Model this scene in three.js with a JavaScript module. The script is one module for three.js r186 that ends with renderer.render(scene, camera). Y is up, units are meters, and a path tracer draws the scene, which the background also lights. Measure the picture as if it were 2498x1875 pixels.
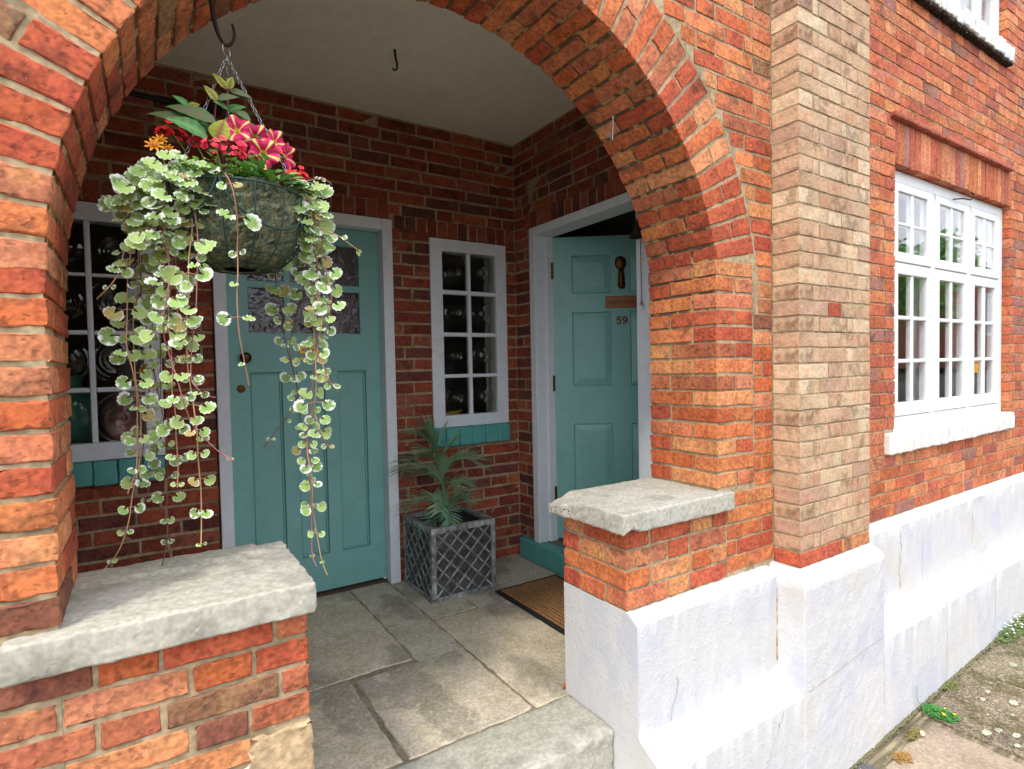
import * as THREE from 'three';
import { mergeGeometries, toCreasedNormals } from 'three/addons/utils/BufferGeometryUtils.js';
import { FontLoader } from 'three/addons/loaders/FontLoader.js';
import { TextGeometry } from 'three/addons/geometries/TextGeometry.js';

// ---------------------------------------------------------------- camera, sky, sun, exposure
const scene = new THREE.Scene();
const camera = new THREE.PerspectiveCamera(68.17, 1024 / 769, 0.02, 400);
camera.position.set(-0.7072, 1.2716, 1.39216);
camera.rotation.order = 'YXZ';
camera.rotation.set(-1.787 * Math.PI / 180, -32.895 * Math.PI / 180, -1.1226 * Math.PI / 180);
camera.updateMatrixWorld(true);

const SUN = new THREE.Vector3(-0.55, 1, 0.42).normalize();
function makeSky() {
  const W = 256, H = 128, d = new Float32Array(W * H * 4);
  const v = new THREE.Vector3();
  for (let j = 0; j < H; j++) for (let i = 0; i < W; i++) {
    const el = ((j + 0.5) / H - 0.5) * Math.PI, az = ((i + 0.5) / W - 0.5) * 2 * Math.PI;
    v.set(Math.cos(el) * Math.cos(az), Math.sin(el), Math.cos(el) * Math.sin(az));
    const up = Math.max(0, v.y), g = Math.max(0, v.dot(SUN));
    const a = Math.pow(1 - up, 2.2);                       // bright thin overcast: whiter towards the horizon
    const veil = 0.32 * Math.pow(g, 5);                    // thin cloud scatters forward, round the sun
    const k = 1.6;
    const o = (j * W + i) * 4;
    d[o] = k * (0.86 + 0.12 * a + veil); d[o + 1] = k * (0.94 + 0.07 * a + veil * 0.97); d[o + 2] = k * (1.10 - 0.04 * a + veil * 0.9); d[o + 3] = 1;
  }
  const t = new THREE.DataTexture(d, W, H, THREE.RGBAFormat, THREE.FloatType);
  t.mapping = THREE.EquirectangularReflectionMapping; t.magFilter = t.minFilter = THREE.LinearFilter; t.colorSpace = THREE.LinearSRGBColorSpace; t.needsUpdate = true;
  return t;
}
const sky = makeSky();
scene.background = sky; scene.environment = sky;
const sun = new THREE.DirectionalLight(new THREE.Color(1.0, 0.93, 0.82), 1.5);
sun.position.copy(SUN).multiplyScalar(40); sun.castShadow = true; sun.shadow.radius = 12;
sun.shadow.mapSize.set(2048, 2048); Object.assign(sun.shadow.camera, { left: -8, right: 8, top: 8, bottom: -8, near: 1, far: 80 });
scene.add(sun, sun.target);
const renderer = new THREE.WebGLRenderer();
renderer.toneMapping = THREE.LinearToneMapping;
renderer.toneMappingExposure = 1.45;
renderer.shadowMap.enabled = true;

// ---------------------------------------------------------------- helpers
function rng(seed) { let a = seed >>> 0; return () => { a = (a + 0x6D2B79F5) | 0; let t = Math.imul(a ^ (a >>> 15), 1 | a); t = (t + Math.imul(t ^ (t >>> 7), 61 | t)) ^ t; return ((t ^ (t >>> 14)) >>> 0) / 4294967296; }; }
const hash2 = (x, y, s) => { let h = Math.imul(x | 0, 374761393) + Math.imul(y | 0, 668265263) + Math.imul(s | 0, 2147483647 ^ 0x3c6ef372); h = Math.imul(h ^ (h >>> 13), 1274126177); return ((h ^ (h >>> 16)) >>> 0) / 4294967296; };
const hash3 = (x, y, z, s) => hash2(x + z * 131, y - z * 57, s);
const sstep = (a, b, x) => { const t = Math.min(1, Math.max(0, (x - a) / (b - a))); return t * t * (3 - 2 * t); };
const lerp = (a, b, t) => a + (b - a) * t;
function pnoise(u, v, p, s) {                                   // value noise on [0,1), periodic with p cells
  const x = u * p, y = v * p, ix = Math.floor(x), iy = Math.floor(y);
  let fx = x - ix, fy = y - iy; fx = fx * fx * (3 - 2 * fx); fy = fy * fy * (3 - 2 * fy);
  const x0 = ((ix % p) + p) % p, x1 = (x0 + 1) % p, y0 = ((iy % p) + p) % p, y1 = (y0 + 1) % p;
  return lerp(lerp(hash2(x0, y0, s), hash2(x1, y0, s), fx), lerp(hash2(x0, y1, s), hash2(x1, y1, s), fx), fy);
}
function fbm(u, v, p, s, oct = 4) { let a = 0, w = 0.5, n = 0; for (let o = 0; o < oct; o++) { a += w * pnoise(u, v, p, s + o * 17); n += w; w *= 0.5; p *= 2; } return a / n; }
function tex(size, fn, { srgb = true, w = size, h = size } = {}) {
  const d = new Uint8Array(w * h * 4);
  for (let j = 0; j < h; j++) for (let i = 0; i < w; i++) {
    const c = fn((i + 0.5) / w, (j + 0.5) / h, i, j), o = (j * w + i) * 4;
    const cl = (x) => Math.max(0, Math.min(255, Math.round(x * 255)));
    if (typeof c === 'number') d[o] = d[o + 1] = d[o + 2] = cl(c); else { d[o] = cl(c[0]); d[o + 1] = cl(c[1]); d[o + 2] = cl(c[2]); }
    d[o + 3] = 255;
  }
  const t = new THREE.DataTexture(d, w, h, THREE.RGBAFormat);
  t.wrapS = t.wrapT = THREE.RepeatWrapping; t.magFilter = THREE.LinearFilter; t.minFilter = THREE.LinearMipmapLinearFilter; t.generateMipmaps = true;
  if (srgb) t.colorSpace = THREE.SRGBColorSpace;
  t.needsUpdate = true;
  return t;
}
const scaled = (t, r) => { const c = t.clone(); c.repeat.set(r, r); c.needsUpdate = true; return c; };
const mix3 = (a, b, t) => [lerp(a[0], b[0], t), lerp(a[1], b[1], t), lerp(a[2], b[2], t)];
const taken = {};
function numbered(n) { const k = taken[n] = (taken[n] ?? -1) + 1; return k ? n + '_' + String(k).padStart(3, '0') : n; }
function tag(o, label, category, group, kind) { o.userData.label = label; if (category) o.userData.category = category; if (group) o.userData.group = group; if (kind) o.userData.kind = kind; return o; }
function thing(name, label, category, group) { const o = new THREE.Group(); o.name = numbered(name); scene.add(o); return tag(o, label, category, group); }
function structure(name, label) { const o = new THREE.Group(); o.name = numbered(name); o.userData.kind = 'structure'; o.userData.label = label; scene.add(o); return o; }
function mesh(name, geo, mat, parent) {
  const g = Array.isArray(geo) ? mergeGeometries(geo.map(strip), false) : geo;
  const m = new THREE.Mesh(g, mat); m.name = parent === scene ? numbered(name) : name; m.castShadow = m.receiveShadow = true; parent.add(m); return m;
}
function strip(g) { const q = g.index ? g.toNonIndexed() : g; for (const k of Object.keys(q.attributes)) if (!['position', 'normal', 'uv', 'color'].includes(k)) q.deleteAttribute(k); if (!q.attributes.uv) q.setAttribute('uv', new THREE.BufferAttribute(new Float32Array(q.attributes.position.count * 2), 2)); return q; }
const V = (x, y, z) => new THREE.Vector3(x, y, z);
const M4 = (x, y, z, rx = 0, ry = 0, rz = 0) => new THREE.Matrix4().compose(V(x, y, z), new THREE.Quaternion().setFromEuler(new THREE.Euler(rx, ry, rz)), V(1, 1, 1));
const srgb = (h) => new THREE.Color(h);
const std = (o) => new THREE.MeshStandardMaterial(o);
const phys = (o) => new THREE.MeshPhysicalMaterial(o);

// rounded block on a grid, hand-made: worn arrises and slightly uneven faces. uv in metres, box-projected, with an offset of its own.
function block(w, h, d, { r = 0.004, nx = 1, ny = 1, nz = 1, amp = 0.0012, seed = 1, warp = null, off = null, round = 1 } = {}) {
  const axis = (L, n) => { const q = Math.min(r, L * 0.3), a = [-L / 2]; for (let i = 0; i <= n; i++) a.push(-L / 2 + q + (L - 2 * q) * i / n); a.push(L / 2); return a; };
  const X = axis(w, nx), Y = axis(h, ny), Z = axis(d, nz), A = [X, Y, Z], half = [w / 2, h / 2, d / 2];
  const pos = new Map(), P = [], N = [];
  const get = (i, j, k) => {
    const key = (i * 200 + j) * 200 + k; let n = pos.get(key); if (n !== undefined) return n;
    const p = [X[i], Y[j], Z[k]], q = p.map((c, t) => { const m = half[t] - Math.min(r, half[t] * 0.6); return Math.max(-m, Math.min(m, c)); });
    const e = p.map((c, t) => c - q[t]), nz2 = e.filter((c) => c).length, len = Math.hypot(...e);
    if (nz2 > 1) { const f = lerp(1, r / len, round); for (let t = 0; t < 3; t++) p[t] = q[t] + e[t] * f; }
    for (let t = 0; t < 3; t++) p[t] += (hash3(i * 7 + t, j * 5, k * 3, seed) - 0.5) * 2 * amp * (nz2 > 1 ? 1.5 : 1);
    n = P.length; P.push(p); N.push([0, 0, 0]); pos.set(key, n); return n;
  };
  const I = [X.length - 1, Y.length - 1, Z.length - 1], faces = [];
  for (let ax = 0; ax < 3; ax++) for (const side of [0, 1]) {
    const b = (ax + 1) % 3, c = (ax + 2) % 3;
    for (let s = 0; s < I[b]; s++) for (let t = 0; t < I[c]; t++) {
      const id = (ds, dt) => { const q = [0, 0, 0]; q[ax] = side ? I[ax] : 0; q[b] = s + ds; q[c] = t + dt; return get(...q); };
      const a = id(0, 0), e = id(1, 0), f = id(1, 1), g = id(0, 1);
      faces.push(side ? [a, e, f, g, ax] : [a, g, f, e, ax]);
    }
  }
  if (warp) for (const p of P) warp(p);
  const va = V(), vb = V(), vc = V();
  for (const [a, b, c, e] of faces) for (const [x, y, z] of [[a, b, c], [a, c, e]]) {
    va.fromArray(P[x]); vb.fromArray(P[y]).sub(va); vc.fromArray(P[z]).sub(va); vb.cross(vc);
    for (const n of [x, y, z]) { N[n][0] += vb.x; N[n][1] += vb.y; N[n][2] += vb.z; }
  }
  const fp = [], fn = [], fu = [], o = off || [hash2(seed, 1, 5) * 9, hash2(seed, 2, 5) * 9];
  for (const [a, b, c, e, ax] of faces) for (const n of [a, b, c, a, c, e]) {
    const p = P[n], m = N[n], l = Math.hypot(...m) || 1;
    fp.push(...p); fn.push(m[0] / l, m[1] / l, m[2] / l);
    if (ax === 2) fu.push(p[0] + o[0], p[1] + o[1]); else if (ax === 0) fu.push(p[2] + o[0], p[1] + o[1]); else fu.push(p[0] + o[0], p[2] + o[1]);
  }
  const g = new THREE.BufferGeometry();
  g.setAttribute('position', new THREE.Float32BufferAttribute(fp, 3)); g.setAttribute('normal', new THREE.Float32BufferAttribute(fn, 3)); g.setAttribute('uv', new THREE.Float32BufferAttribute(fu, 2));
  return g;
}
const box = (x0, x1, y0, y1, z0, z1, o = {}) => block(x1 - x0, y1 - y0, z1 - z0, { r: 0.002, amp: 0, seed: Math.round((x0 * 31 + y0 * 17 + z0 * 7) * 1000), ...o }).translate((x0 + x1) / 2, (y0 + y1) / 2, (z0 + z1) / 2);
function tube(pts, r, seg = 6, n = 0, r1 = r) {
  const c = new THREE.CatmullRomCurve3(pts.map((p) => (p.isVector3 ? p : V(...p)))), N = n || Math.max(4, pts.length * 4);
  const g = new THREE.TubeGeometry(c, N, r, seg, false);
  if (r1 !== r) { const p = g.attributes.position, q = V(); for (let i = 0; i <= N; i++) { c.getPointAt(i / N, q); const k = lerp(1, r1 / r, i / N); for (let j = 0; j <= seg; j++) { const t = i * (seg + 1) + j; p.setXYZ(t, q.x + (p.getX(t) - q.x) * k, q.y + (p.getY(t) - q.y) * k, q.z + (p.getZ(t) - q.z) * k); } } }
  return g;
}
// is a world point inside the photograph's frame (with a margin), and how large does it show
const toPx = (p) => { const q = p.clone().project(camera); return { in: q.z < 1 && Math.abs(q.x) < 1.04 && Math.abs(q.y) < 1.05, d: p.distanceTo(camera.position) }; };
// ---------------------------------------------------------------- textures and materials
const T = {};
T.brick = tex(1024, (u, v) => {
  const t = fbm(u, v, 5, 3), n2 = fbm(u, v, 18, 9), f = fbm(u, v, 110, 21, 2);
  let k = 0.87 + 0.26 * (t - 0.5) + 0.2 * (n2 - 0.5) + 0.36 * (f - 0.5);
  let c = [k, k * (0.98 + 0.16 * (n2 - 0.5)), k * (0.97 + 0.2 * (t - 0.5))];
  const burnt = sstep(0.6, 0.72, fbm(u, v, 8, 40)) * sstep(0.35, 0.6, n2);
  c = mix3(c, [c[0] * 0.42, c[1] * 0.5, c[2] * 0.6], burnt * 0.5);
  const pale = sstep(0.6, 0.74, fbm(u, v, 40, 77, 3)) * sstep(0.45, 0.66, fbm(u, v, 7, 61));
  c = mix3(c, [0.95, 0.93, 0.92], pale * 0.5);
  const pit = sstep(0.69, 0.77, fbm(u, v, 70, 5, 2)); c = mix3(c, [c[0] * 0.6, c[1] * 0.6, c[2] * 0.6], pit * 0.35);
  const fl = hash2(Math.floor(u * 340), Math.floor(v * 340), 8); if (fl > 0.993) c = [0.98, 0.96, 0.94];
  return c;
});
T.brickB = tex(1024, (u, v) => {
  const drag = fbm(u * 1, v * 4 % 1, 20, 14, 3);
  let b = 0.6 + 0.3 * (fbm(u, v, 26, 31, 4) - 0.5) + 0.4 * (fbm(u, v, 140, 6, 2) - 0.5) + 0.2 * (drag - 0.5);
  b -= 0.3 * sstep(0.69, 0.78, fbm(u, v, 70, 5, 2)) + 0.3 * sstep(0.72, 0.8, fbm(u, v, 30, 52, 3));
  return b;
}, { srgb: false });
T.buff = tex(1024, (u, v) => {
  const t = fbm(u, v, 6, 103), n2 = fbm(u, v, 24, 109), f = fbm(u, v, 100, 121, 3);
  const k = 0.9 + 0.14 * (t - 0.5) + 0.16 * (n2 - 0.5) + 0.2 * (f - 0.5);
  let c = [k, k * 0.985, k * 0.96];
  const red = sstep(0.56, 0.7, fbm(u, v, 12, 140)) * sstep(0.4, 0.6, f); c = mix3(c, [0.78, 0.5, 0.38], red * 0.35);
  const soot = sstep(0.56, 0.68, fbm(u, v, 10, 150)) * sstep(0.4, 0.62, n2); c = mix3(c, [0.34, 0.31, 0.28], soot * 0.34);
  const pale = sstep(0.62, 0.74, fbm(u, v, 36, 160, 3)); c = mix3(c, [0.98, 0.95, 0.9], pale * 0.4);
  return c;
});
T.mortar = tex(512, (u, v) => {
  const k = 0.88 + 0.2 * (fbm(u, v, 8, 201) - 0.5) + 0.3 * (fbm(u, v, 90, 205, 2) - 0.5), g = sstep(0.55, 0.7, fbm(u, v, 12, 207));
  return mix3([k, k * 0.97, k * 0.92], [0.46, 0.43, 0.38], g * 0.3);
});
T.mortarB = tex(512, (u, v) => 0.5 + 0.5 * (fbm(u, v, 40, 211, 4) - 0.5) + 0.3 * (fbm(u, v, 8, 212, 2) - 0.5), { srgb: false });
T.soot = tex(512, (u, v) => {                                    // ribbon pointing half gone: dark bed with pale scraps left on it
  const k = 0.75 + 0.4 * (fbm(u, v, 30, 221) - 0.5), p = sstep(0.52, 0.62, fbm(u, v, 34, 225, 3));
  return mix3([0.62 * k, 0.57 * k, 0.5 * k], [0.86, 0.77, 0.62], p * 0.85);
});
T.stone = tex(1024, (u, v) => {
  const t = fbm(u, v, 4, 301), n = fbm(u, v, 20, 305), f = fbm(u, v, 110, 311, 3);
  const k = 0.9 + 0.12 * (t - 0.5) + 0.12 * (n - 0.5) + 0.26 * (f - 0.5);
  let c = [k, k * 0.99, k * (0.945 + 0.08 * (t - 0.5))];
  const dk = sstep(0.57, 0.72, fbm(u, v, 7, 320)) * sstep(0.35, 0.6, n); c = mix3(c, [0.62, 0.61, 0.58], dk * 0.4);
  const w = sstep(0.66, 0.74, fbm(u, v, 44, 330, 3)); c = mix3(c, [0.95, 0.94, 0.9], w * 0.5);
  return c;
});
T.stoneB = tex(1024, (u, v) => 0.5 + 0.5 * (fbm(u, v, 60, 341, 4) - 0.5) + 0.2 * (fbm(u, v, 9, 345, 3) - 0.5) - 0.4 * sstep(0.7, 0.76, fbm(u, v, 30, 349, 3)), { srgb: false });
T.flag = tex(1024, (u, v) => {
  const t = fbm(u, v, 3, 401), n = fbm(u, v, 14, 405), f = fbm(u, v, 120, 411, 3);
  const k = 0.88 + 0.14 * (t - 0.5) + 0.16 * (n - 0.5) + 0.3 * (f - 0.5);
  let c = [k, k * (0.965 + 0.03 * t), k * (0.88 + 0.1 * n)];
  const dk = sstep(0.55, 0.68, fbm(u, v, 5, 420)); c = mix3(c, [c[0] * 0.62, c[1] * 0.64, c[2] * 0.68], dk * 0.38);
  const w = sstep(0.63, 0.72, fbm(u, v, 60, 430, 3)) * sstep(0.45, 0.6, fbm(u, v, 6, 433)); c = mix3(c, [0.93, 0.91, 0.86], w * 0.6);
  return c;
});
T.flagB = tex(1024, (u, v) => 0.5 + 0.5 * (fbm(u, v, 8, 441, 4) - 0.5) + 0.35 * (fbm(u, v, 90, 445, 3) - 0.5), { srgb: false });
T.render = tex(1024, (u, v) => {                                // several coats of masonry paint: some bluer, some creamier, streaked downwards
  const a = fbm(u, v, 3, 501, 4), s = fbm(u, v, 5, 507, 4), dr = fbm((u * 3) % 1, v, 6, 511, 4);
  let c = mix3([0.965, 0.955, 0.945], [0.88, 0.89, 0.95], sstep(0.46, 0.68, a) * 0.5);
  c = mix3(c, [0.95, 0.93, 0.88], sstep(0.55, 0.72, s) * 0.6);
  c = mix3(c, [0.985, 0.98, 0.97], sstep(0.55, 0.7, dr) * 0.5);
  const sp = sstep(0.735, 0.77, fbm(u, v, 90, 520, 2)); return mix3(c, [0.8, 0.78, 0.74], sp * 0.12);
});
T.renderB = tex(1024, (u, v) => 0.45 + 0.45 * (fbm(u, v, 90, 531, 3) - 0.5) + 0.35 * (fbm(u, v, 24, 533, 3) - 0.5) + 0.2 * sstep(0.66, 0.76, fbm(u, v, 110, 535, 2)) + 0.2 * (fbm(u, (v * 3) % 1, 10, 537, 3) - 0.5), { srgb: false });
T.plain = tex(512, (u, v) => { const k = 0.97 + 0.05 * (fbm(u, v, 5, 601) - 0.5) + 0.05 * (fbm(u, v, 40, 603, 3) - 0.5), d = sstep(0.64, 0.76, fbm(u, v, 9, 609)); return mix3([k, k, k], [k * 0.93, k * 0.92, k * 0.88], d * 0.25); });
T.woodB = tex(512, (u, v) => 0.5 + 0.4 * (fbm((u * 6) % 1, v, 12, 611, 4) - 0.5) + 0.2 * (fbm(u, v, 60, 613, 3) - 0.5), { srgb: false });
T.moss = tex(512, (u, v) => {
  const a = fbm(u, v, 22, 701), f = fbm(u, v, 80, 705, 3), h = fbm(u * 2 % 1, v, 60, 709, 2);
  let c = mix3([0.31, 0.34, 0.26], [0.42, 0.42, 0.3], sstep(0.4, 0.65, a)); c = mix3(c, [0.58, 0.56, 0.42], sstep(0.6, 0.72, h) * 0.5);
  c = mix3(c, [0.2, 0.32, 0.29], sstep(0.6, 0.76, fbm(u, v, 24, 715)) * 0.45); return mix3(c, [c[0] * 0.4, c[1] * 0.4, c[2] * 0.4], sstep(0.58, 0.72, f) * 0.6);
});
T.mossB = tex(512, (u, v) => 0.5 + 0.7 * (fbm(u, v, 50, 721, 4) - 0.5) + 0.5 * (fbm(u, v, 9, 723, 2) - 0.5), { srgb: false });
T.lead = tex(512, (u, v) => { const a = fbm(u, v, 6, 731), f = fbm(u, v, 50, 735, 3); const k = 0.62 + 0.5 * (a - 0.5) + 0.5 * (f - 0.5); return [k * 0.99, k, k]; });
T.pave = tex(1024, (u, v) => {
  const t = fbm(u, v, 4, 801), n = fbm(u, v, 22, 805), f = fbm(u, v, 150, 811, 2);
  const k = 0.66 + 0.24 * (t - 0.5) + 0.24 * (n - 0.5) + 0.5 * (f - 0.5);
  let c = [k, k * 0.96, k * 0.88]; c = mix3(c, [0.42, 0.42, 0.26], sstep(0.54, 0.7, fbm(u, v, 9, 820)) * 0.6);
  return mix3(c, [0.9, 0.88, 0.82], sstep(0.68, 0.76, f) * 0.6);
});
T.paveB = tex(512, (u, v) => 0.5 + 0.8 * (fbm(u, v, 70, 831, 3) - 0.5) + 0.3 * (fbm(u, v, 10, 833, 3) - 0.5), { srgb: false });
T.obscure = tex(512, (u, v) => 0.5 + 0.9 * (fbm(u, v, 16, 841, 2) - 0.5) + 0.35 * (fbm(u, v, 44, 843, 2) - 0.5), { srgb: false });
T.fibre = tex(256, (u, v) => { const k = 0.75 + 0.6 * (fbm(u, v, 60, 851, 2) - 0.5) + 0.3 * (hash2(Math.floor(u * 256), Math.floor(v * 256), 3) - 0.5); return [k, k * 0.92, k * 0.82]; });

const brickMat = (hex, map = T.brick, bump = 0.0026) => std({ color: srgb(hex), map, bumpMap: T.brickB, bumpScale: bump, roughness: 0.93 });
const RED = ['#e48a54', '#de7e4a', '#d57040', '#e89a64', '#d26844', '#c65e3c', '#eaa068', '#da8258', '#c67450', '#aa7c5a', '#9a6048', '#de9066'].map((h) => [h, brickMat(h)]);
const RED_W = [4, 5, 5, 3, 4, 4, 2, 4, 2, 1, 1, 3];
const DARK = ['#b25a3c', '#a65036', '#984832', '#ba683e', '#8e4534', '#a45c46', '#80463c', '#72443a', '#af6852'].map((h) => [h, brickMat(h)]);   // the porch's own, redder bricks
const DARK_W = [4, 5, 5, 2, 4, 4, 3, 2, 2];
const BUFF = ['rgb(220, 191, 158)', 'rgb(212, 178, 144)', 'rgb(206, 169, 137)', 'rgb(226, 200, 168)', 'rgb(198, 161, 136)', 'rgb(215, 178, 147)'].map((h) => [h, brickMat(h, T.buff)]);
const BUFF_W = [4, 5, 4, 3, 2, 3];
const HOUSE = ['#e38c5a', '#da7e50', '#d37246', '#e89864', '#ce6e4e', '#c06a52', '#df8e66', '#b47866'].map((h) => [h, brickMat(h)]);
const HOUSE_W = [4, 5, 5, 3, 4, 3, 4, 2];
const pick = (R, weights) => { let s = 0; for (const w of weights) s += w; let x = R() * s; for (let i = 0; i < weights.length; i++) { x -= weights[i]; if (x < 0) return i; } return 0; };
const bulkMat = std({ color: 0xffffff, map: T.brick, bumpMap: T.brickB, bumpScale: 0.0035, roughness: 0.93, vertexColors: true });
const bulkBuff = std({ color: 0xffffff, map: T.buff, bumpMap: T.brickB, bumpScale: 0.0035, roughness: 0.93, vertexColors: true });
const M = {
  mortar: std({ color: srgb('#c0ae90'), map: T.mortar, bumpMap: T.mortarB, bumpScale: 0.006, roughness: 1 }),
  mortarGrey: std({ color: srgb('#c2b296'), map: T.mortar, bumpMap: T.mortarB, bumpScale: 0.006, roughness: 1 }),
  porchMortar: std({ color: srgb('#b8a78b'), map: T.mortar, bumpMap: T.mortarB, bumpScale: 0.006, roughness: 1 }),
  soot: std({ color: srgb('#d6c6aa'), map: T.soot, bumpMap: T.mortarB, bumpScale: 0.008, roughness: 1 }),
  stone: std({ color: srgb('#c3c0b8'), map: T.stone, bumpMap: T.stoneB, bumpScale: 0.0018, roughness: 0.95 }),
  stoneWarm: std({ color: srgb('#c8c4ba'), map: T.stone, bumpMap: T.stoneB, bumpScale: 0.002, roughness: 0.95 }),
  render: std({ color: srgb('#d5d5d6'), map: T.render, bumpMap: T.renderB, bumpScale: 0.0026, roughness: 0.82 }),
  beige: std({ color: srgb('#d9bf9c'), map: T.mortar, bumpMap: T.renderB, bumpScale: 0.003, roughness: 0.95 }),
  rubble: std({ color: srgb('#d9d2c4'), map: T.stone, bumpMap: T.stoneB, bumpScale: 0.02, roughness: 1 }),
  ceiling: std({ color: srgb('#f6efe0'), map: T.plain, bumpMap: T.mortarB, bumpScale: 0.0015, roughness: 0.9 }),
  white: std({ color: srgb('#eef0f0'), map: T.plain, bumpMap: T.woodB, bumpScale: 0.0008, roughness: 0.42 }),
  whiteBrick: std({ color: srgb('#eceae4'), map: T.render, bumpMap: T.renderB, bumpScale: 0.004, roughness: 0.7 }),
  frame: std({ color: srgb('#e8eef3'), map: T.plain, bumpMap: T.woodB, bumpScale: 0.0008, roughness: 0.45 }),
  teal: std({ color: srgb('#80bab4'), map: T.plain, bumpMap: T.woodB, bumpScale: 0.0007, roughness: 0.4 }),
  tealBrick: std({ color: srgb('#5aa79f'), map: T.plain, bumpMap: T.renderB, bumpScale: 0.004, roughness: 0.45 }),
  glass: phys({ color: 0xffffff, transmission: 1, thickness: 0, roughness: 0.02, ior: 1.5 }),
  obscure: phys({ color: srgb('#ffffff'), transmission: 1, thickness: 0, roughness: 0.01, ior: 1.5, bumpMap: T.obscure, bumpScale: 0.008 }),
  crown: phys({ color: srgb('#f2f6f2'), transmission: 1, thickness: 0.02, roughness: 0.02, ior: 1.5, attenuationColor: srgb('#cfe0d0'), attenuationDistance: 0.06 }),
  brass: std({ color: srgb('#c49a45'), metalness: 1, roughness: 0.35 }),
  oldBrass: std({ color: srgb('#6e4a26'), metalness: 1, roughness: 0.5, bumpMap: T.mortarB, bumpScale: 0.001 }),
  bronze: std({ color: srgb('#4a3324'), metalness: 0.8, roughness: 0.35 }),
  iron: std({ color: srgb('#3a2a24'), metalness: 0.5, roughness: 0.75, bumpMap: T.mortarB, bumpScale: 0.002 }),
  steel: std({ color: srgb('#a9a9a6'), metalness: 1, roughness: 0.35 }),
  wire: std({ color: srgb('#16382f'), roughness: 0.4 }),
  moss: std({ color: srgb('#ffffff'), map: T.moss, bumpMap: T.mossB, bumpScale: 0.006, roughness: 1 }),
  soil: std({ color: srgb('#3a2c20'), map: T.mortar, bumpMap: T.mossB, bumpScale: 0.01, roughness: 1 }),
  lead: std({ color: srgb('#e2e2e0'), map: T.lead, roughness: 0.55, metalness: 0.25, bumpMap: T.mortarB, bumpScale: 0.0012 }),
  leadDark: std({ color: srgb('#707274'), map: T.lead, roughness: 0.65, metalness: 0.15, bumpMap: T.mortarB, bumpScale: 0.0012 }),
  rubber: std({ color: srgb('#17181a'), roughness: 0.85 }),
  coir: std({ color: srgb('#c39a6c'), map: scaled(T.fibre, 4), bumpMap: T.mortarB, bumpScale: 0.003, roughness: 1 }),
  cable: std({ color: srgb('#0d0d0f'), roughness: 0.5 }),
  dark: std({ color: srgb('#7d7366'), roughness: 0.95 }),
  wallpaper: std({ color: srgb('#8d8474'), roughness: 0.95 }),
  boards: std({ color: srgb('#3b2a1e'), roughness: 0.7 }),
};
const uvScale = (g, s) => { const u = g.attributes.uv; for (let i = 0; i < u.count; i++) u.setXY(i, u.getX(i) * s, u.getY(i) * s); return g; };
// ---------------------------------------------------------------- brickwork
const geoPool = new Map();
function brickGeo(w, h, d, v, fine) {
  const q = (x) => Math.round(x / 0.003) * 0.003, W = q(w), key = [W, q(h), q(d), v, fine].join();
  let g = geoPool.get(key);
  if (!g) { const seed = Math.floor(hash2(Math.round(W * 1e4), Math.round(h * 1e3) + v * 97, 3) * 1e6); g = block(W, h, d, { r: fine ? 0.0036 : 0.0028, nx: Math.max(1, Math.round(W / (fine ? 0.03 : 0.07))), ny: fine ? 2 : 1, nz: 1, amp: fine ? 0.0019 : 0.0015, seed }); geoPool.set(key, g); }
  return g;
}
class Bricks {                                                // collects bricks of one wall; the 300 that show largest become parts, the rest one mass
  constructor(parent, tones, weights, seed, bulk = bulkMat, name = 'brick') { Object.assign(this, { parent, tones, weights, R: rng(seed), list: [], bulk, name }); }
  put(geo, matrix, size, tone = null) { this.list.push({ geo, matrix, size, tone: tone ?? pick(this.R, this.weights) }); }
  // brick whose front face is centred on (x, y) of the plane z, in a frame given by matrix base
  lay(x0, x1, y0, y1, z, d, base, { fine = false, proud = 0.0015, tone = null } = {}) {
    const R = this.R, w = x1 - x0, h = y1 - y0;
    if (w < 0.012 || h < 0.012) return;
    const g = brickGeo(w, h, d, Math.floor(R() * 5), fine);
    const m = M4((x0 + x1) / 2, (y0 + y1) / 2 + (R() - 0.5) * 0.002, z - d / 2 + (R() - 0.5) * 2 * proud, 0, 0, (R() - 0.5) * 0.008);
    this.put(g, base.clone().multiply(m), w * h, tone);
  }
  done() {
    const c = V();
    for (const b of this.list) { c.setFromMatrixPosition(b.matrix); const q = toPx(c); b.score = q.in ? b.size / (q.d * q.d) : -1 / (1 + q.d); }
    this.list.sort((a, b) => b.score - a.score);
    const rest = [];
    this.list.forEach((b, i) => {
      if (i < 300 && b.score > 0) { const m = mesh(this.name, b.geo, this.tones[b.tone][1], this.parent); m.applyMatrix4(b.matrix); } else rest.push(b);
    });
    if (rest.length) {
      const gs = rest.map((b) => { const g = b.geo.clone().applyMatrix4(b.matrix), n = g.attributes.position.count, c0 = srgb(this.tones[b.tone][0]), a = new Float32Array(n * 3); for (let i = 0; i < n; i++) a.set([c0.r, c0.g, c0.b], i * 3); g.setAttribute('color', new THREE.BufferAttribute(a, 3)); return g; });
      const m = mesh('further_brickwork', gs, this.bulk, this.parent); m.userData.kind = 'stuff';
    }
  }
}
const ID = new THREE.Matrix4();
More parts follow.
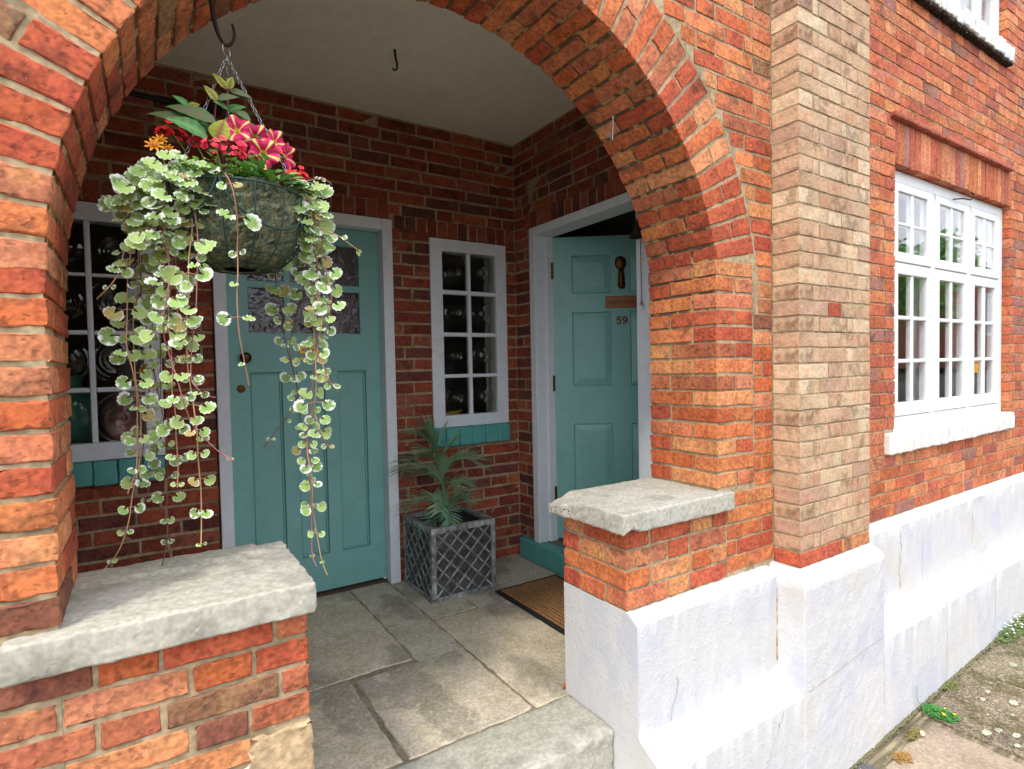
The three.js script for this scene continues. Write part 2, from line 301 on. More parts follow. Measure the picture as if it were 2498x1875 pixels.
// courses between x0 and x1 from y0 up to y1, leaving out holes [x0, x1, y0, y1]; left(y), right(y) may shape the ends
function courses(B, { x0, x1, y0, y1, pitch, S, H, j = 0.009, z = 0, d = 0.09, base = ID, holes = [], left = null, right = null, fine = false, seed = 1, phase = 0, stretch = 0.35, proud = 0.0015 }) {
  const n = Math.round((y1 - y0) / pitch), R = rng(seed * 7919 + 13);
  for (let r = 0; r < n; r++) {
    const yb = y0 + r * pitch, yc = yb + pitch / 2, ya = yb + j / 2, yt = yb + pitch - j / 2;
    let iv = [[left ? Math.max(x0, left(ya), left(yt)) : x0, right ? Math.min(x1, right(ya), right(yt)) : x1]];
    for (const [a, b, c, e] of holes) if (yc > c && yc < e) iv = iv.flatMap(([p, q]) => (b <= p || a >= q ? [[p, q]] : [[p, Math.min(q, a)], [Math.max(p, b), q]].filter(([s, t]) => t - s > 0.02)));
    const allS = R() < stretch, cuts = []; let x = x0 - 0.5 - (r % 2 ? (S + H) / 2 + j : 0) - phase - (allS ? R() * 0.1 : 0), k = 0;
    while (x < x1 + 0.4) { cuts.push(x + (R() - 0.5) * 0.012); x += (allS ? S : (k % 2 ? H : S)) + j; k++; }
    for (const [p, q] of iv) {
      if (q - p < 0.02) continue;
      const c = [p - j / 2, ...cuts.filter((t) => t > p + 0.05 && t < q - 0.05), q + j / 2];
      for (let i = 0; i + 1 < c.length; i++) B.lay(c[i] + j / 2 + (R() - 0.5) * 0.003, c[i + 1] - j / 2, ya + (R() - 0.5) * 0.0025, yt + (R() - 0.5) * 0.0025, z, d, base, { fine, proud });
    }
  }
}
function soldiers(B, x0, x1, y0, y1, z, base, { w = 0.066, d = 0.09, fine = false, j = 0.008 } = {}) {
  const n = Math.round((x1 - x0) / w), p = (x1 - x0) / n;
  for (let i = 0; i < n; i++) B.lay(x0 + i * p + j / 2, x0 + (i + 1) * p - j / 2, y0 + (B.R() - 0.5) * 0.004, y1 - j + (B.R() - 0.5) * 0.004, z, d, base, { fine });
}

// --- the arched front wall
const AX = 0.145, AY = 1.466, AR = 1.0, RO = 1.236, DEPTH = 0.34, XR = 1.122, XL = -0.858, PITCH = 0.0638, BS = 0.218, BH = 0.105;
{
  const t = thing('arched_wall', 'orange-red brick front wall with a semicircular arch over the porch opening', 'wall');
  const yR = AY + Math.sqrt(AR * AR - (XR - AX) ** 2), yL = AY + Math.sqrt(AR * AR - (AX - XL) ** 2 > 0 ? AR * AR - (AX - XL) ** 2 : 0);
  const g = 0.0055, sh = new THREE.Shape();
  sh.moveTo(-2.0, -0.8); sh.lineTo(XL - g, -0.8); sh.lineTo(XL - g, AY);
  for (let i = 1; i <= 48; i++) { const a = Math.PI * (1 - i / 48), x = AX + (AR + g) * Math.cos(a), y = AY + (AR + g) * Math.sin(a); if (x < XR + g) sh.lineTo(Math.max(XL - g, x), y); else break; }
  sh.lineTo(XR + g, yR); sh.lineTo(XR + g, -0.8); sh.lineTo(1.482, -0.8); sh.lineTo(1.482, 4.4); sh.lineTo(-2.0, 4.4); sh.closePath();
  const core = new THREE.ExtrudeGeometry(sh, { depth: DEPTH - 0.0065, bevelEnabled: false }).translate(0, 0, -DEPTH + 0.0035);
  mesh('mortar_joints', core, M.mortar, t);
  { const q = [], uv = [], n = 60, r = AR + 0.0038; for (let i = 0; i < n; i++) { const pt = (k, z) => { const a = Math.PI * k / n; return [Math.min(XR + 0.0038, AX + r * Math.cos(a)), AY + r * Math.sin(a), z]; }; const a = pt(i, -0.016), b = pt(i + 1, -0.016), c = pt(i + 1, -DEPTH + 0.004), d = pt(i, -DEPTH + 0.004), u0 = i / n * 3.1, u1 = (i + 1) / n * 3.1; q.push(...a, ...c, ...b, ...a, ...d, ...c); uv.push(u0, 0, u1, 0.33, u1, 0, u0, 0, u0, 0.33, u1, 0.33); } const g2 = new THREE.BufferGeometry(); g2.setAttribute('position', new THREE.Float32BufferAttribute(q, 3)); g2.setAttribute('uv', new THREE.Float32BufferAttribute(uv, 2)); g2.computeVertexNormals(); mesh('soffit_pointing', g2, Object.assign(M.soot, { side: THREE.DoubleSide }), t); }
  const B = new Bricks(t, RED, RED_W, 11);
  const R = rng(5);
  // ring of voussoirs: whole bricks in turn with pairs of halves, bonded through the thickness of the wall
  const nV = Math.round(Math.PI * AR / PITCH), da = Math.PI / nV;
  const vouss = (a, r0, r1, z0, z1, fine) => {
    const rl = r1 - r0, rm = (r0 + r1) / 2, th = AR * da - 0.011, dz = z1 - z0;
    const seed = Math.floor(R() * 1e6);
    const geo = block(rl, th, dz, { r: 0.0036, nx: fine ? 6 : 3, ny: 2, nz: fine ? 3 : 2, amp: 0.002, seed, warp: (p) => { p[1] *= (rm + p[0]) / AR * (1 + (R() - 0.5) * 0.0) ; } });
    const m = M4(AX + Math.cos(a) * (rm + (R() - 0.5) * 0.003), AY + Math.sin(a) * (rm + (R() - 0.5) * 0.003), (z0 + z1) / 2 + (R() - 0.5) * 0.003, 0, 0, a + (R() - 0.5) * 0.008);
    B.put(geo, m, rl * th + dz * th);
  };
  for (let k = 0; k < nV; k++) {
    const a = (k + 0.5) * da, x = AX + Math.cos(a) * AR, y = AY + Math.sin(a) * AR, fine = x < -0.3;
    if (x > XR - 0.02 && y < yR) continue;
    const j = 0.009, hm = (AR + RO) / 2;
    if (k % 2) { vouss(a, AR, RO, -0.107, 0, fine); vouss(a, AR, hm - j / 2, -DEPTH, -0.116, fine); }
    else { vouss(a, AR, hm - j / 2, -0.222, 0, fine); vouss(a, hm + j / 2, RO, -0.222, 0, fine); vouss(a, AR, hm - j / 2, -DEPTH, -0.231, fine); }
  }
  // jambs: the arris bricks turn the corner into the reveal
  const jamb = (xa, dir, y0, y1, fine) => {
    const n = Math.round((y1 - y0) / PITCH), p = (y1 - y0) / n;
    for (let r = 0; r < n; r++) {
      const ya = y0 + r * p + 0.0052, yt = y0 + (r + 1) * p - 0.0052, J = 0.011;
      const put = (u0, u1, z0, z1) => { const a = xa + dir * u0, b = xa + dir * u1; const w = Math.abs(b - a), geo = brickGeo(w, yt - ya, z1 - z0, Math.floor(R() * 6), fine); B.put(geo, M4((a + b) / 2 + (R() - 0.5) * 0.004, (ya + yt) / 2 + (R() - 0.5) * 0.003, (z0 + z1) / 2 + (R() - 0.5) * 0.003, 0, (R() - 0.5) * 0.01, (R() - 0.5) * 0.01), (yt - ya) * (w + z1 - z0)); };
      const e = (R() - 0.5) * 0.012;
      if (r % 2) { put(0, 0.227, -0.107, 0); put(0, 0.107, -DEPTH, -0.107 - J); } else { put(0, 0.109 + e, -0.222, 0); put(0.118 + e, 0.227, -0.107, 0); put(0, 0.109, -DEPTH, -0.222 - J); }
    }
  };
  jamb(XR, 1, 0.783, yR - 0.012, false);
  jamb(XL, -1, 0.783, AY + 0.02, true);
  // spandrels and the rest of the face
  const arcR = (y) => (y > AY && y < AY + RO + 0.012 ? AX + Math.sqrt(Math.max(0, (RO + 0.012) ** 2 - (y - AY) ** 2)) : -9);
  const arcL = (y) => (y > AY && y < AY + RO + 0.012 ? AX - Math.sqrt(Math.max(0, (RO + 0.012) ** 2 - (y - AY) ** 2)) : 9);
  const yTop = 2.682, nUp = 22, crown = AY + RO + 0.01;
  const common = { pitch: PITCH, S: BS, H: BH, fine: false, j: 0.0092 };
  const ring = (y) => (y > AY ? arcR(y) : XR + 0.236);
  courses(B, { ...common, x0: 0.1, x1: 1.478, y0: 0.445, y1: crown, left: (y) => (y < 0.79 ? 1.18 : ring(y)), seed: 3 });
  courses(B, { ...common, x0: -2.0, x1: XL - 0.236, y0: 0.719, y1: crown, right: (y) => (y > AY ? arcL(y) : XL - 0.236), seed: 4, fine: true });
  courses(B, { ...common, x0: -2.0, x1: 1.478, y0: 0.445 + PITCH * Math.round((crown - 0.445) / PITCH), y1: 4.35, seed: 6 });
  B.done();
}

// --- buff pilaster
{
  const t = thing('brick_pilaster', 'pale buff brick pilaster standing proud of the red wall', 'pilaster');
  mesh('mortar_joints', box(1.4845, 2.0395, -0.4, 4.4, -0.06, 0.114), M.mortarGrey, t);
  const B = new Bricks(t, BUFF, BUFF_W, 21, bulkBuff), R = rng(77), d = 0.117;
  const y0 = 0.437, n = 62, p = 0.0635;
  for (let r = 0; r < n; r++) {
    const ya = y0 + r * p + 0.003, yt = y0 + (r + 1) * p - 0.004, j = 0.006;
    const red = r === 0 ? 1 : 0;
    const c = r % 2 ? [1.482, 1.482 + 0.1, 1.482 + 0.145, 1.482 + 0.362, 1.482 + 0.41, 2.042] : [1.482, 1.482 + 0.212, 1.482 + 0.318, 1.482 + 0.455, 2.042];
    for (let i = 0; i + 1 < c.length; i++) {
      const a = c[i] + (i ? j / 2 + (R() - 0.5) * 0.008 : 0), b = c[i + 1] - (i + 2 < c.length ? j / 2 : 0), w = b - a, edge = i === 0;
      const geo = brickGeo(w, yt - ya, edge ? 0.116 : 0.08, Math.floor(R() * 5), false);
      B.put(geo, M4((a + b) / 2, (ya + yt) / 2 + (R() - 0.5) * 0.002, d - (edge ? 0.058 : 0.04) + (R() - 0.5) * 0.002, 0, 0, (R() - 0.5) * 0.006), w * (yt - ya) * (edge ? 1.3 : 1));
    }
  }
  // a few bricks of the plain red kind are built in
  B.list.forEach((b, i) => { const e = b.matrix.elements, y = e[13]; if (y < y0 + p || (Math.abs(y - 1.478) < 0.02 && Math.abs(e[12] - 1.765) < 0.09) || (y < y0 + 3 * p && hash2(i, 3, 1) > 0.72)) b.red = true; });
  const reds = B.list.filter((b) => b.red); B.list = B.list.filter((b) => !b.red);
  B.done();
  for (const b of reds) { const m = mesh('brick', b.geo, RED[b.tone % 4 + 2][1], t); m.applyMatrix4(b.matrix); }
}

// --- house wall to the right, with the window openings
const WIN = { x0: 2.552, x1: 4.184, y0: 0.9, y1: 2.275 }, UP = { x0: 2.75, x1: 4.102, y0: 3.27, y1: 4.4 };
{
  const t = thing('house_wall', 'red brick house wall with a white casement window beyond the buff pilaster', 'wall');
  const sh = new THREE.Shape(); sh.moveTo(1.482, -0.8); sh.lineTo(7.2, -0.8); sh.lineTo(7.2, 4.8); sh.lineTo(1.482, 4.8); sh.closePath();
  for (const w of [WIN, UP]) { const h = new THREE.Path(); h.moveTo(w.x0 - 0.006, w.y0 - 0.09); h.lineTo(w.x0 - 0.006, w.y1 + 0.006); h.lineTo(w.x1 + 0.006, w.y1 + 0.006); h.lineTo(w.x1 + 0.006, w.y0 - 0.09); h.closePath(); sh.holes.push(h); }
  mesh('mortar_joints', new THREE.ExtrudeGeometry(sh, { depth: 0.3, bevelEnabled: false }).translate(0, 0, -0.3035), M.mortar, t);
  const B = new Bricks(t, HOUSE, HOUSE_W, 31);
  const holes = [[WIN.x0, WIN.x1, WIN.y0 - 0.12, WIN.y1 + 0.225], [2.5, 4.16, 2.49, 2.52], [2.44, 4.18, 0.785, 0.9], [UP.x0, UP.x1, UP.y0 - 0.02, UP.y1], [2.65, 4.085, 3.175, 3.272]];
  courses(B, { x0: 2.05, x1: 7.15, y0: 0.458, y1: 4.75, pitch: 0.0643, S: BS, H: BH, j: 0.007, holes, seed: 9, stretch: 0.25 });
  soldiers(B, WIN.x0 - 0.03, WIN.x1 + 0.02, WIN.y1, WIN.y1 + 0.222, 0, ID, { w: 0.064, d: 0.1, j: 0.006 });
  B.done();
  for (let i = 0; i < 8; i++) mesh('drip_course_brick', box(2.5 + i * 0.2075, 2.5 + (i + 1) * 0.2075 - 0.004, 2.495, 2.521, -0.05, 0.026 + 0.002 * hash2(i, 1, 1), { r: 0.006, amp: 0.0015, nx: 3, seed: i }), HOUSE[5][1], t);
}

// --- porch back wall
const ZB = -1.817, XW = 1.412, YC = 2.75;
{
  const t = thing('porch_back_wall', 'dark red brick wall at the back of the porch, with a door and two windows', 'wall');
  const sh = new THREE.Shape(); sh.moveTo(-1.6, -0.1); sh.lineTo(XW + 0.02, -0.1); sh.lineTo(XW + 0.02, YC + 0.02); sh.lineTo(-1.6, YC + 0.02); sh.closePath();
  for (const [a, b, c, e] of [[-0.412, 0.552, -0.09, 2.155], [0.78, 1.343, 0.78, 2.083], [-1.19, -0.626, 0.765, 2.061]]) { const h = new THREE.Path(); h.moveTo(a, c); h.lineTo(a, e); h.lineTo(b, e); h.lineTo(b, c); h.closePath(); sh.holes.push(h); }
  mesh('mortar_joints', new THREE.ExtrudeGeometry(sh, { depth: 0.2, bevelEnabled: false }).translate(0, 0, ZB - 0.2025), M.porchMortar, t);
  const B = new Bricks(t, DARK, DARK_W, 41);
  const holes = [[-0.409, 0.549, -0.1, 2.15], [0.783, 1.338, 0.902, 2.078], [0.757, 1.33, 0.78, 0.906], [-1.185, -0.629, 0.88, 2.056], [-1.2, -0.63, 0.766, 0.886],
    [-0.47, 0.53, 2.15, 2.262], [0.56, 1.405, 2.078, 2.19], [-1.25, -0.58, 2.056, 2.168]];
  courses(B, { x0: -1.55, x1: XW - 0.003, y0: -0.01, y1: YC, pitch: 0.0706, S: 0.222, H: 0.107, j: 0.0125, z: ZB, holes, seed: 15, stretch: 0.45, proud: 0.002 });
  const bs = M4(0, 0, 0);
  soldiers(B, -0.47, 0.53, 2.154, 2.26, ZB, bs, { w: 0.068 }); soldiers(B, 0.56, 1.405, 2.082, 2.188, ZB, bs, { w: 0.068 }); soldiers(B, -1.25, -0.58, 2.06, 2.166, ZB, bs, { w: 0.068 });
  B.done();
}
// --- porch side wall, facing left; local x runs along world z
{
  const t = thing('porch_side_wall', 'dark red brick side wall of the porch round the open doorway', 'wall');
  const base = M4(XW, 0, 0, 0, -Math.PI / 2, 0);
  const sh = new THREE.Shape(); sh.moveTo(ZB - 0.1, -0.1); sh.lineTo(-0.3, -0.1); sh.lineTo(-0.3, YC + 0.02); sh.lineTo(ZB - 0.1, YC + 0.02); sh.closePath();
  const h = new THREE.Path(); h.moveTo(-1.62, -0.09); h.lineTo(-1.62, 2.155); h.lineTo(-0.56, 2.155); h.lineTo(-0.56, -0.09); h.closePath(); sh.holes.push(h);
  const core = new THREE.ExtrudeGeometry(sh, { depth: 0.12, bevelEnabled: false }).translate(0, 0, -0.1225).applyMatrix4(base);
  mesh('mortar_joints', core, M.porchMortar, t);
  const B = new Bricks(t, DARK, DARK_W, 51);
  courses(B, { x0: ZB + 0.004, x1: -0.345, y0: -0.01, y1: YC, pitch: 0.0706, S: 0.222, H: 0.107, j: 0.0125, base, holes: [[-1.617, -0.563, -0.1, 2.152], [-1.7, -0.5, 2.15, 2.266]], seed: 23, stretch: 0.45, proud: 0.002 });
  soldiers(B, -1.7, -0.5, 2.156, 2.264, 0, base, { w: 0.07 });
  B.done();
}
// --- left side wall of the porch, hidden behind the left pier but shading the porch
{
  const t = thing('porch_end_wall', 'brick end wall closing the left side of the porch behind the pier', 'wall');
  mesh('mortar_joints', box(-1.72, -1.556, -0.1, YC + 0.02, ZB, -0.34), M.porchMortar, t);
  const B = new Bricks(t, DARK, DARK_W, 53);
  courses(B, { x0: 0.345, x1: 1.81, y0: -0.01, y1: YC, pitch: 0.0706, S: 0.222, H: 0.107, j: 0.01, base: M4(-1.55, 0, 0, 0, Math.PI / 2, 0), seed: 27, stretch: 0.45 });
  B.done();
}
// ---------------------------------------------------------------- dwarf walls with stone copings
function fieldNoise(x, y, s) { return fbm(x * 0.1 + 5.3, y * 0.1 + 7.7, 40, s, 3) - 0.5; }
{
  const t = thing('dwarf_wall', 'low red brick wall with a weathered stone coping, left of the porch step', 'wall', 'low walls either side of the porch step');
  mesh('mortar_joints', box(-0.864, -0.405, -0.62, 0.706, -0.33, -0.0035), M.mortar, t);
  const B = new Bricks(t, RED, [2, 3, 4, 2, 4, 5, 2, 3, 4, 2, 4, 2], 61);
  courses(B, { x0: -1.4, x1: -0.4, y0: 0.185, y1: 0.712, pitch: 0.0655, S: 0.216, H: 0.105, j: 0.0115, d: 0.1, holes: [[-0.53, -0.3, 0, 0.437], [-0.64, -0.3, 0, 0.39]], seed: 33, fine: true, stretch: 0, proud: 0.002 });
  B.done();
  mesh('render_patch', block(0.136, 0.5, 0.05, { r: 0.006, nx: 8, ny: 26, nz: 1, amp: 0.0022, seed: 6, warp: (p) => { if (p[1] > 0.2) p[1] += fieldNoise(p[0] * 30, 3, 5) * 0.025; if (p[0] < -0.05) p[0] += fieldNoise(p[1] * 40, 9, 5) * 0.05; } }).translate(-0.4635, 0.186, -0.02), M.beige, t);
  mesh('exposed_rubble', block(0.5, 0.5, 0.05, { r: 0.01, nx: 24, ny: 24, nz: 1, amp: 0.007, seed: 8, warp: (p) => { if (p[1] > 0.22) p[1] += fieldNoise(p[0] * 50, 1, 9) * 0.05; } }).translate(-0.775, 0.127, -0.026), M.rubble, t);
  // the coping's bed splits: a thin flake still lies on the back half
  const cp = block(0.56, 0.072, 0.392, { r: 0.006, nx: 44, ny: 5, nz: 32, amp: 0.0007, seed: 91, warp: (p) => {
    p[1] += fieldNoise(p[0] * 14, p[2] * 14, 11) * 0.005;
    if (p[1] > 0.02) { const edge = -0.085 + fieldNoise(p[0] * 26, 2, 14) * 0.06 - Math.max(0, p[0] - 0.12) * 0.35; if (p[2] < edge) p[1] += 0.007; if (p[0] > 0.2 && p[2] < -0.12) p[1] -= 0.006; }
    if (p[0] > 0.24) p[0] += fieldNoise(p[2] * 40, p[1] * 60, 15) * 0.012;
    p[2] += fieldNoise(p[0] * 20, p[1] * 20, 17) * 0.004;
  } }).translate(-0.666, 0.744, -0.155);
  mesh('coping_stone', cp, M.stoneWarm, t);
}
{
  const t = thing('dwarf_wall', 'low red brick wall with a chipped stone coping above the white plinth', 'wall', 'low walls either side of the porch step');
  mesh('mortar_joints', box(0.642, 1.1248, -0.3, 0.706, -0.333, -0.0035), M.mortar, t);
  const B = new Bricks(t, RED, RED_W, 71), R = rng(73), xa = 0.638, n = 4, p = (0.71 - 0.432) / n;
  for (let r = 0; r < n; r++) {
    const ya = 0.432 + r * p + 0.005, yt = 0.432 + (r + 1) * p - 0.005;
    const put = (a, b, z0, z1) => B.put(brickGeo(b - a, yt - ya, z1 - z0, Math.floor(R() * 6), true), M4((a + b) / 2 + (R() - 0.5) * 0.003, (ya + yt) / 2, (z0 + z1) / 2 + (R() - 0.5) * 0.003, 0, (R() - 0.5) * 0.008, (R() - 0.5) * 0.008), (yt - ya) * (b - a + z1 - z0));
    if (r % 2) { put(xa, xa + 0.11, -0.22, 0); put(xa, xa + 0.11, -0.342, -0.231); let x = xa + 0.12; for (const w of [0.21, 0.105, 0.21, 0.105]) { put(x, Math.min(x + w, 1.172), -0.1, 0); x += w + 0.01; if (x > 1.1) break; } }
    else { put(xa, xa + 0.2, -0.1, 0); put(xa, xa + 0.11, -0.24, -0.11); put(xa, xa + 0.11, -0.342, -0.25); let x = xa + 0.21; for (const w of [0.105, 0.21, 0.105, 0.21]) { if (x > 1.1) break; put(x, Math.min(x + w, 1.172), -0.1, 0); x += w + 0.01; } }
  }
  B.done();
  const cp = block(0.585, 0.07, 0.398, { r: 0.007, nx: 46, ny: 6, nz: 30, amp: 0.0007, seed: 93, warp: (p) => {
    p[1] += fieldNoise(p[0] * 16, p[2] * 16, 21) * 0.005;
    const e = Math.max(0, -p[0] - 0.2) * Math.max(0, -p[2] + 0.02);          // the inner corner is spalled away
    if (p[1] > 0) p[1] -= Math.min(0.032, e * 2.0);
    if (p[0] < -0.25) p[0] += fieldNoise(p[2] * 30, p[1] * 30, 25) * 0.012 + (p[2] < -0.1 ? -0.012 : 0);
    if (p[1] > 0.02 && p[2] < 0.03 + fieldNoise(p[0] * 30, 8, 27) * 0.1 && p[2] > -0.09 && p[0] < 0.12 && p[0] > -0.2) p[1] += 0.003;
    if (p[1] < -0.02 && p[2] > 0.16 && Math.abs(p[0] + 0.25) < 0.04) p[1] += 0.016 * (1 - Math.abs(p[0] + 0.25) / 0.04) ;   // chip under the front corner
    p[2] += fieldNoise(p[0] * 20, p[1] * 20, 29) * 0.004;
  } }).translate(0.8815, 0.744, -0.158);
  mesh('coping_stone', cp, M.stone, t);
}

// ---------------------------------------------------------------- rendered plinth, painted white
function extrudeProfile(prof, x0, x1, nx, wob, seed) {           // prof: [z, y] going round counter-clockwise seen from +x
  const P = [], L = prof.length, rows = [];
  let acc = 0; const vlen = prof.map((p, i) => { if (i) acc += Math.hypot(p[0] - prof[i - 1][0], p[1] - prof[i - 1][1]); return acc; }); acc += Math.hypot(prof[0][0] - prof[L - 1][0], prof[0][1] - prof[L - 1][1]);
  const pos = [], uv = [];
  const pt = (i, k) => { const x = lerp(x0, x1, i / nx), [z, y] = prof[k % L]; const w = wob * 2; return [x, y + fieldNoise(x * 18, k * 3.1, seed) * w, z + fieldNoise(x * 18, k * 5.7 + 40, seed) * w]; };
  for (let i = 0; i < nx; i++) for (let k = 0; k < L; k++) {
    const a = pt(i, k), b = pt(i + 1, k), c = pt(i + 1, k + 1), d = pt(i, k + 1), va = vlen[k], vb = k + 1 < L ? vlen[k + 1] : acc;
    pos.push(...a, ...b, ...c, ...a, ...c, ...d); uv.push(a[0], -va, b[0], -va, c[0], -vb, a[0], -va, c[0], -vb, d[0], -vb);
  }
  for (const [i, flip] of [[0, 0], [nx, 1]]) {
    const q = prof.map((_, k) => pt(i, k)), c2 = q.map((p) => new THREE.Vector2(p[2], p[1])), tr = THREE.ShapeUtils.triangulateShape(c2, []);
    for (const f of tr) { const o = flip ? f : [f[0], f[2], f[1]]; for (const n of o) { pos.push(...q[n]); uv.push(q[n][2] + 0.4, q[n][1]); } }
  }
  let g = new THREE.BufferGeometry(); g.setAttribute('position', new THREE.Float32BufferAttribute(pos, 3)); g.setAttribute('uv', new THREE.Float32BufferAttribute(uv, 2)); g.computeVertexNormals();
  // the faces must look outwards
  const n = g.attributes.normal; let s = 0; for (let i = 0; i < n.count; i++) { const z = g.attributes.position.getZ(i); s += (z - (-0.05)) * n.getZ(i); }
  if (s < 0) { const p = g.attributes.position, u = g.attributes.uv; for (let i = 0; i < p.count; i += 3) { for (const at of [p, u]) { const d = at.itemSize; for (let c = 0; c < d; c++) { const v1 = at.array[(i + 1) * d + c]; at.array[(i + 1) * d + c] = at.array[(i + 2) * d + c]; at.array[(i + 2) * d + c] = v1; } } } g.computeVertexNormals(); }
  return toCreasedNormals(g, 0.6);
}
{
  const t = thing('painted_plinth', 'rough white painted plinth along the foot of the brick walls', 'plinth');
  const prof = (top, ch, lb, lf, back, zu = 0.048, zl = 0.16) => { const a = [[back, -0.75], [zl, -0.75]]; for (let i = 1; i < 6; i++) a.push([zl, lerp(-0.75, lf - 0.008, i / 6)]); a.push([zl, lf - 0.006], [zl - 0.005, lf], [zu + 0.004, lb - 0.002], [zu, lb + 0.003]); for (let i = 1; i < 6; i++) a.push([zu, lerp(lb, ch - 0.006, i / 6)]); a.push([zu, ch - 0.005], [zu - 0.004, ch], [0.004, top], [back, top]); return a; };
  mesh('plinth_block', extrudeProfile(prof(0.431, 0.402, 0.02, -0.045, -0.341), 0.6375, 1.432, 46, 0.004, 3), M.render, t);
  // block under the pilaster: plain, with a chamfered top on three sides
  const pb = block(0.648, 1.1, 0.25, { r: 0.006, nx: 34, ny: 48, nz: 10, amp: 0.0008, seed: 17, off: [0.3, 0.2], warp: (p) => {
    const top = p[1] + 0.55 - 0.0; if (p[1] > 0.505) { const q = (p[1] - 0.505) / 0.045; p[2] = Math.min(p[2], 0.125 - 0.045 * q); p[0] = Math.max(-0.324 + 0.042 * q, Math.min(0.324 - 0.03 * q, p[0])); }
    p[0] += fieldNoise(p[1] * 14, p[2] * 20, 41) * 0.006; p[2] += fieldNoise(p[0] * 14, p[1] * 14, 43) * 0.007; } }).translate(1.7525, -0.1125, 0.0395);
  mesh('plinth_block', pb, M.render, t);
  mesh('plinth_block', extrudeProfile(prof(0.456, 0.428, 0.058, -0.006, -0.1), 2.08, 2.758, 34, 0.004, 5), M.render, t);
  mesh('plinth_block', extrudeProfile(prof(0.457, 0.429, 0.062, 0.0, -0.1), 2.763, 3.43, 34, 0.004, 6), M.render, t);
  mesh('plinth_block', extrudeProfile(prof(0.459, 0.431, 0.07, 0.012, -0.1), 3.434, 7.1, 60, 0.004, 7), M.render, t);
  // hairline cracks in the render, and rust weeping from an old fixing in the corner
  const crack = (pts, w) => { const q = []; for (let i = 0; i + 1 < pts.length; i++) { const a = V(...pts[i]), b = V(...pts[i + 1]), n = 5; for (let k = 0; k < n; k++) { const s = a.clone().lerp(b, k / n), e = a.clone().lerp(b, (k + 1) / n), j = (m) => (hash2(i * 7 + m, 3, Math.round(pts[0][0] * 100)) - 0.5) * 0.014; s.x += k ? j(k) : 0; e.x += k + 1 < n ? j(k + 1) : 0; const d = e.clone().sub(s), l = d.length(); q.push(block(w * (0.6 + 0.8 * hash2(i, k, 5)), l, 0.003, { r: 0.0003, amp: 0 }).rotateZ(-Math.atan2(d.x, d.y)).translate((s.x + e.x) / 2, (s.y + e.y) / 2, (s.z + e.z) / 2)); } } return q; };
  const crackMat = std({ color: srgb('#a8a29a'), roughness: 1 });
  mesh('hairline_crack', crack([[0.79, 0.02, 0.0495], [0.8, 0.07, 0.0495], [0.825, 0.13, 0.0495], [0.83, 0.18, 0.0495]], 0.001), crackMat, t);
  mesh('hairline_crack', crack([[1.1, -0.3, 0.1615], [1.16, -0.25, 0.1615], [1.2, -0.2, 0.1615], [1.25, -0.12, 0.1615], [1.29, -0.06, 0.1615]], 0.001), crackMat, t);
  mesh('hairline_crack', crack([[1.45, -0.03, 0.1665], [1.6, -0.02, 0.1665], [1.75, -0.005, 0.1665], [1.9, 0.012, 0.1665], [2.06, 0.02, 0.1665]].map(([x, y, z]) => [x, y, z]), 0.001), crackMat, t);
  mesh('hairline_crack', crack([[2.5, 0.1, 0.0495], [2.49, 0.2, 0.0495], [2.51, 0.3, 0.0495], [2.5, 0.4, 0.0495]], 0.001), crackMat, t);
  const rust = []; for (let i = 0; i < 26; i++) { const y = 0.36 - i * 0.0125, w = 0.0025 + 0.004 * hash2(i, 4, 2) + 0.004 * hash2(Math.floor(i / 5), 6, 2); rust.push(block(w, 0.02, 0.004, { r: 0.001, amp: 0.0008, seed: i }).translate(1.4285 - w / 2 + 0.004, y, 0.049)); }
  mesh('rust_weep', rust, std({ color: srgb('#d9c29c'), map: T.mortar, roughness: 0.9 }), t);
}

